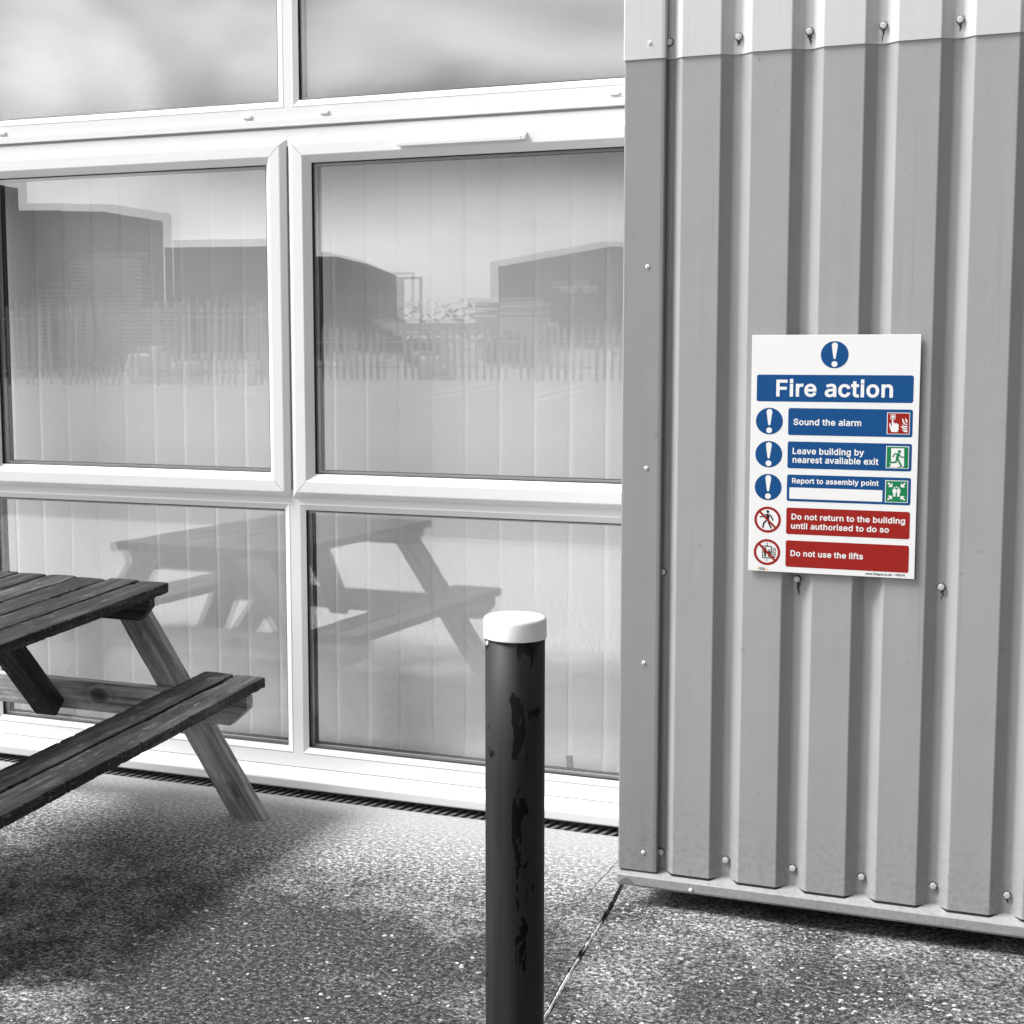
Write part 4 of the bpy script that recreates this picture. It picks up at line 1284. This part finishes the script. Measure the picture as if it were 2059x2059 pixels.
runner = [circ(391.1, 339.0, 4.1, 20)] + stroke([(387.6, 331.5), (386.0, 321.0)], 7.2) + stroke([(390.5, 332.8), (379.6, 333.0), (374.8, 324.8)], 3.2) + stroke([(389.6, 332.2), (395.4, 324.8), (404.0, 323.8)], 3.2) + stroke([(385.0, 320.5), (382.6, 310.4), (368.6, 309.2)], 4.4) + stroke([(386.4, 321.0), (391.0, 311.0), (397.0, 300.6)], 4.6) + stroke([(389.5, 296.6), (396.2, 299.2)], 2.2)
print_('pictogram', frame_(293.6, 352.9, 'green') + [([door], 'white', 12), (runner, 'green', 15)], b2)
cx3, cy3 = 386.1, 232.4
arrows = []
for sx, sy in ((-1, 1), (1, 1), (-1, -1), (1, -1)):
    tip = (cx3 + sx * 11.0, cy3 + sy * 12.0); tail = (cx3 + sx * 21.6, cy3 + sy * 22.6)
    d = (sx * 0.7071, sy * 0.7071); n_ = (-d[1], d[0])
    def q(a, b): return (tip[0] + d[0] * a + n_[0] * b, tip[1] + d[1] * a + n_[1] * b)
    arrows.append([q(0, 0), q(5.2, 6.4), q(8.2, 6.4), q(6.0, 2.0), q(15.0, 2.0), q(15.0, -2.0), q(6.0, -2.0), q(8.2, -6.4), q(5.2, -6.4)])
def man(x, y, s):
    return [circ(x, y, 2.1 * s, 14), [(x - 4.4 * s, y - 3.0 * s), (x + 4.4 * s, y - 3.0 * s), (x + 4.9 * s, y - 12.0 * s), (x + 3.2 * s, y - 12.0 * s), (x + 2.7 * s, y - 23.0 * s), (x + 0.3 * s, y - 23.0 * s), (x, y - 14 * s), (x - 0.3 * s, y - 23.0 * s), (x - 2.7 * s, y - 23.0 * s), (x - 3.2 * s, y - 12.0 * s), (x - 4.9 * s, y - 12.0 * s)]]
print_('pictogram', frame_(202.9, 261.8, 'green') + [([a], 'white', 12) for a in arrows] + [(man(381.0, 241.8, 1.0), 'white', 12), (man(391.4, 241.6, 1.0), 'white', 12), ([circ(386.2, 244.6, 1.9, 14)], 'white', 12)], b3)
def prohibition(cx, cy, figure):
    r = 36.0
    # ring as two half annuli so that it stays open in the middle
    half = []
    for a0 in (0, 180):
        half.append([(cx + r * math.cos(R(a0 + a)), cy + r * math.sin(R(a0 + a))) for a in range(0, 181, 6)] + [(cx + 29.2 * math.cos(R(a0 + 180 - a)), cy + 29.2 * math.sin(R(a0 + 180 - a))) for a in range(0, 181, 6)])
    k = 0.7071
    bar = [(cx - 31 * k - 2.9 * k, cy + 31 * k - 2.9 * k), (cx + 31 * k - 2.9 * k, cy - 31 * k - 2.9 * k), (cx + 31 * k + 2.9 * k, cy - 31 * k + 2.9 * k), (cx - 31 * k + 2.9 * k, cy + 31 * k + 2.9 * k)]
    o = print_('prohibition_symbol', [([half[0]], 'red', 3), ([half[1]], 'red', 3), ([bar], 'red', 7)], sign)
    print_('figure', [([[(cx + x, cy + y) for x, y in c] for c in fig], 'black', 4 + 0.5 * i) for i, fig in enumerate(figure)], o)
walker = [circ(0.2, 22.2, 3.8, 20), [(-6.4, 16.6), (5.4, 17.0), (3.9, 0.5), (-4.4, -2.5), (-3.6, 11)]] + stroke([(-4.6, 15.2), (-9.4, 10.2), (-20.4, 6.6)], 3.4) + stroke([(4.2, 15.4), (10.2, 8.2), (14.2, -0.6)], 3.6) + stroke([(-1.8, -0.6), (-9.8, -9.2), (-12.4, -21.4)], 4.2) + stroke([(0.6, -0.6), (3.4, -9.2), (9.8, -22.4)], 4.2)
prohibition(50.2, 143.3, [walker])
cab = stroke([(-11.6, 16.6), (11.7, 16.2), (11.7, -15.8), (-11.6, -15.8), (-11.6, 16.6)], 2.3)
lift = cab + stroke([(0, 25.5), (0, 17.5)], 1.8) + stroke([(-0.3, -17), (-0.3, -25)], 1.8) + [[(-2.4, 17), (2.4, 17), (0, 20.5)], [(-2.7, -16.5), (2.1, -16.5), (-0.3, -20.2)]]
folk = [circ(-4.8, 11.6, 2.1, 14), [(-9.0, 8.4), (-1.0, 8.4), (-0.6, -1.5), (-2.4, -1.5), (-2.6, -12.2), (-7.2, -12.2), (-7.4, -1.5), (-9.2, -1.5)], circ(5.4, 5.8, 2.0, 14), [(1.6, 2.9), (9.2, 2.9), (9.4, -4.5), (7.8, -4.5), (7.6, -12.6), (3.0, -12.6), (2.8, -4.5), (1.4, -4.5)]]
fl2 = stroke([(15.2, 12), (18.0, 7.0), (20.6, 4.0)], 2.0) + stroke([(19.4, 12.6), (22.6, 8.6), (23.8, 4.2)], 2.0) + stroke([(14.8, 4.2), (17.8, 0.0), (23.6, -1.6)], 2.2) + stroke([(14.6, -3.4), (18.2, -6.8), (23.8, -5.6)], 2.2) + stroke([(14.8, -10.4), (19.2, -13.0), (21.6, -11.0)], 2.4)
prohibition(50.2, 53.5, [lift, folk, fl2])
print_('maker_mark', [(text('3', 25.4, 3.2, 30.0, 7.4), 'orange', 3), (text('SIGNS', 30.4, 3.2, 45.2, 7.4), 'grey', 4), (text('>>', 45.6, 3.0, 54.8, 7.6), 'orange', 3)], sign)
print_('web_address', [(text('www.3signs.co.uk - FR099', 312.0, 5.4, 413.4, 6.2), 'black', 3)], sign)

# ------------------------------------------------------------------ the yard across the way, mirrored in the glass
M['brickdark'] = plain('dark_cladding_wall', 0.10, 0.8, 0.3, var=0.25, scale=0.6)
M['brickmid'] = plain('weathered_cladding_wall', 0.12, 0.8, 0.3, var=0.3, scale=0.5)
M['roofgrey'] = plain('grey_roof_sheet', 0.22, 0.7, 0.3, var=0.2, scale=0.5)
M['guttergrey'] = plain('dark_gutter', 0.05, 0.6, 0.3)
M['doorgrey'] = plain('grey_door', 0.30, 0.6, 0.3, var=0.2, scale=1.0)
M['pale'] = plain('weathered_fence_pale', 0.7, 0.8, 0.3, var=0.4, scale=3.0)
M['palletwood'] = plain('pallet_wood', 0.85, 0.85, 0.2, var=0.35, scale=5.0)
M['whitepaint'] = plain('white_metal_paint', 0.85, 0.5, 0.4)
M['scrub'] = plain('scrub_leaves', 0.12, 0.9, 0.2, var=0.5, scale=3.0)
def shed(name, label, D, prof, depth, mat, extra=None):
    """a long shed whose end wall has the outline prof: list of (x/depth ratio, height ratio)"""
    y0 = 5.3 - D
    pts = [(a * D, 1.705 + b * D) for a, b in prof]
    x0, x1 = pts[0][0], pts[-1][0]
    t = thing(name, ((x0 + x1) / 2, y0, -0.06), label, 'building', 'sheds across the yard')
    ox, oz = (x0 + x1) / 2, -0.06
    P = [(x - ox, z - oz) for x, z in pts]
    lean = prof[-1][0]           # the side wall runs along the line of sight
    def plan(mb):
        mb.v = [(x - lean * y, y, z) for x, y, z in mb.v]
        return mb
    mb = MB(); mb.prism([(P[0][0], 0.0)] + P + [(P[-1][0], 0.0)], 'y', 0.0, -depth)
    plan(mb).build('wall', mat, t)
    mb = MB()
    dn = [(x, z + 0.005) for x, z in P]
    up = [(x, z + 0.12) for x, z in P]
    mb.prism(dn + up[::-1], 'y', 0.12, -depth - 0.1)
    plan(mb).build('roof', M['roofgrey'], t)
    # gutter under the eaves, a paler plinth course and a sliding door
    mb = MB()
    g1 = [(x, z - 0.02) for x, z in P]; g0 = [(x, z - 0.28) for x, z in P]
    mb.prism(g0 + g1[::-1], 'y', 0.0, 0.11)
    plan(mb).build('gutter', M['guttergrey'], t)
    wd = P[-1][0] - P[0][0]
    mb = MB(); mb.box(P[0][0], P[-1][0], 0.005, 0.06, 0.0, 1.25)
    plan(mb).build('plinth', M['roofgrey'], t)
    mb = MB(); mb.box(P[0][0] + wd * 0.52, P[0][0] + wd * 0.52 + 2.6, 0.065, 0.13, 0.0, 2.9)
    for k in range(7): mb.box(P[0][0] + wd * 0.52, P[0][0] + wd * 0.52 + 2.6, 0.131, 0.15, 0.3 + 0.4 * k, 0.34 + 0.4 * k)
    plan(mb).build('door', M['doorgrey'], t)
    return t
shed('warehouse', 'dark gabled shed with stepped roofline mirrored in the left pane', 62, [(-0.85, 0.078), (-0.714, 0.0775), (-0.684, 0.0765), (-0.6835, 0.0760), (-0.649, 0.0745), (-0.600, 0.0660)], 30, M['brickmid'])
shed('warehouse', 'low flat roofed shed mirrored in the left pane', 63, [(-0.599, 0.0480), (-0.505, 0.0466)], 25, M['brickmid'])
shed('warehouse', 'grey shed sloping down to the right mirrored in the right pane', 75, [(-0.503, 0.0400), (-0.466, 0.0390), (-0.442, 0.0330), (-0.419, 0.0238)], 20, M['brickdark'])
dsh = shed('warehouse', 'broad shed rising to the right mirrored beside the cladding', 85, [(-0.352, 0.0300), (-0.279, 0.0410), (-0.255, 0.0400), (-0.10, 0.0180)], 30, M['brickmid'])
for x in (-26.4, -25.2):
    mb = MB(); mb.bbox(x, x + 0.85, -0.02, 0.12, 2.95, 3.35, 0.01)
    mb.build('wall_vent', M['whitepaint'], dsh, T(-dsh.location.x, 0, 0))
shed('gatehouse', 'near black building edge mirrored at the far left', 44, [(-1.3, 0.097), (-0.745, 0.0975), (-0.721, 0.0925)], 14, plain('black_shed', 0.012, 0.8, 0.3))
def fence(name, label, p0, p1, hgt, pitch, w, seed):
    rr = random.Random(seed)
    d = Vector((p1[0] - p0[0], p1[1] - p0[1], 0)); Ln = d.length
    t = thing(name, (p0[0], p0[1], -0.055), label, 'fence', 'fences at the edge of the yard', (0, 0, math.atan2(d.y, d.x)))
    mb = MB(); x = 0.0
    while x < Ln:
        hh = hgt + rr.uniform(-0.07, 0.07) + 0.16 * noise.noise((x * 0.7, seed, 0)); l = rr.uniform(-0.05, 0.05) + 0.12 * noise.noise((x * 0.4, seed, 3))
        if rr.random() > 0.10:
            mb.prism([(x, 0.02), (x + w, 0.02), (x + w + l, hh - 0.08), (x + w / 2 + l, hh), (x + l, hh - 0.08)], 'y', -0.012, 0.012)
        x += pitch
    mb.build('pales', M['pale'], t)
    mb = MB()
    for z in (0.35, hgt - 0.4): mb.box(0, Ln, -0.06, -0.0125, z, z + 0.07)
    mb.build('rails', M['pale'], t)
    mb = MB(); x = 0.0
    while x < Ln:
        mb.box(x, x + 0.09, -0.16, -0.0605, 0, hgt - 0.1); x += 2.75
    mb.build('posts', M['pale'], t)
fence('picket_fence', 'tall pale picket fence mirrored in the left pane', (-34, -31.7), (-19.4, -32.8), 2.18, 0.19, 0.085, 4)
fence('picket_fence', 'lower pale picket fence mirrored in the right pane', (-22, -36.8), (-4, -36.8), 1.45, 0.21, 0.085, 5)
def pallets(x, y, n, label):
    t = thing('pallet_stack', (x, y, -0.055), label, 'pallets', 'stacks of pallets behind the fence')
    rr = random.Random(n)
    mb = MB()
    for k in range(n):
        z = 0.145 * k; o = rr.uniform(-.04, .04)
        for q in (-0.5, 0.0, 0.42): mb.box(-0.6 + o, 0.6 + o, q, q + 0.09, z, z + 0.08)
        for q in range(7): mb.box(-0.6 + o + q * 0.18, -0.48 + o + q * 0.18, -0.5, 0.51, z + 0.0805, z + 0.102)
    mb.build('pallets', M['palletwood'], t)
for i, (x, n) in enumerate(((-33.0, 27), (-31.6, 27), (-34.4, 20), (-30.2, 15))):
    pallets(x, -44.7 + 0.4 * (i % 2), n, ['leftmost of the two tallest pallet stacks mirrored in the left pane', 'rightmost of the two tallest pallet stacks mirrored in the left pane', 'middle height pallet stack mirrored in the left pane', 'shortest pallet stack mirrored in the left pane'][i])
tr = thing('flatbed_trailer', (-20.2, -50.0, -0.055), 'pale flatbed trailer with upright end posts mirrored in the right pane', 'trailer')
mb = MB(); mb.bbox(-3.4, 2.6, -1.1, 1.1, 1.35, 1.55, 0.02); mb.box(-3.2, 2.4, -0.4, 0.4, 1.1, 1.349)
mb.build('bed', M['whitepaint'], tr)
mb = MB()
for x in (-3.3, -2.6, -1.9): mb.box(x, x + 0.09, 0.9, 1.0, 1.551, 3.1)
mb.box(-3.3, -1.81, 0.9, 1.0, 3.1005, 3.19)
mb.build('end_posts', M['brickdark'], tr)
mb = MB()
for z in (1.552, 1.80, 2.05): mb.bbox(0.2, 2.4, -0.8, 1.0, z, z + 0.2, 0.01)
mb.build('load', M['palletwood'], tr)
w0 = None
for x in (-2.0, 1.0, 2.0):
    for y in (-0.95, 0.95):
        if w0 is None:
            mb = MB(); mb.lathe([(0.48, -0.12), (0.5, -0.08), (0.5, 0.08), (0.48, 0.12), (0.28, 0.13), (0.1, 0.10)], (0, 0, 0), 24, True, '-y')
            w0 = mb.build('wheel', M['roofgrey'], tr); o = w0
        else:
            o = w0.copy(); col.objects.link(o); o.parent = tr
        o.matrix_local = T(x, y, 0.5)
def bag(x, y, s, label):
    bm = bmesh.new()
    bmesh.ops.create_cube(bm, size=1.0)
    bmesh.ops.subdivide_edges(bm, edges=bm.edges[:], cuts=5, use_grid_fill=True)
    for v in bm.verts:
        c = v.co
        r = 1 + 0.16 * (0.25 - c.z * c.z) * 4 * (0.5 if abs(c.z) > 0.3 else 1)
        v.co = Vector((c.x * r * s, c.y * r * s, (c.z + 0.5) * s * 0.95)) + Vector((1, 1, 0)) * 0.05 * noise.noise(c * 5 + Vector((x, y, 0)))
    m_ = MB(); m_.bm(bm, True)
    tag(m_.build('bulk_bag', M['whitepaint'], matrix=T(x, y, -0.05)), label, 'bag', 'bulk bags by the fence')
bag(-24.2, -34.2, 0.85, 'larger white bulk bag by the left fence, mirrored in the glass')
bag(-22.9, -34.0, 0.6, 'smaller white bulk bag by the left fence, mirrored in the glass')
bag(-17.0, -37.8, 0.7, 'white bulk bag behind the right fence, mirrored in the glass')
# bay lines painted on the car park
mb = MB()
for k in range(9):
    x = -26.0 + 2.45 * k
    mb.add([(x, -33.6, -0.046), (x + 0.1, -33.6, -0.046), (x + 0.75, -27.2, -0.046), (x + 0.63, -27.2, -0.046)], [(0, 1, 2, 3)])
tag(mb.build('bay_lines', M['marking'], recalc=False), kind='structure')
# low scrub along the far edge
rs = random.Random(9)
mb = MB()
for i in range(1500):
    x = rs.uniform(-48, -18); y = rs.uniform(-66, -58)
    hmax = 1.9 + 2.2 * max(0, noise.noise((x * 0.35, 2, 0)) + 0.25)
    z = -0.06 + rs.random() * hmax; s = rs.uniform(0.1, 0.26)
    a = rs.random() * 6.28; b = rs.uniform(-0.8, 0.8)
    u = Vector((math.cos(a), math.sin(a), b)).normalized() * s
    w = Vector((-math.sin(a), math.cos(a), rs.uniform(-.5, .5))).normalized() * s * 0.5
    c = Vector((x, y, z))
    mb.add([c - u, c + w, c + u, c - w], [(0, 1, 2, 3)])
tag(mb.build('scrub', M['scrub'], recalc=False), kind='stuff')
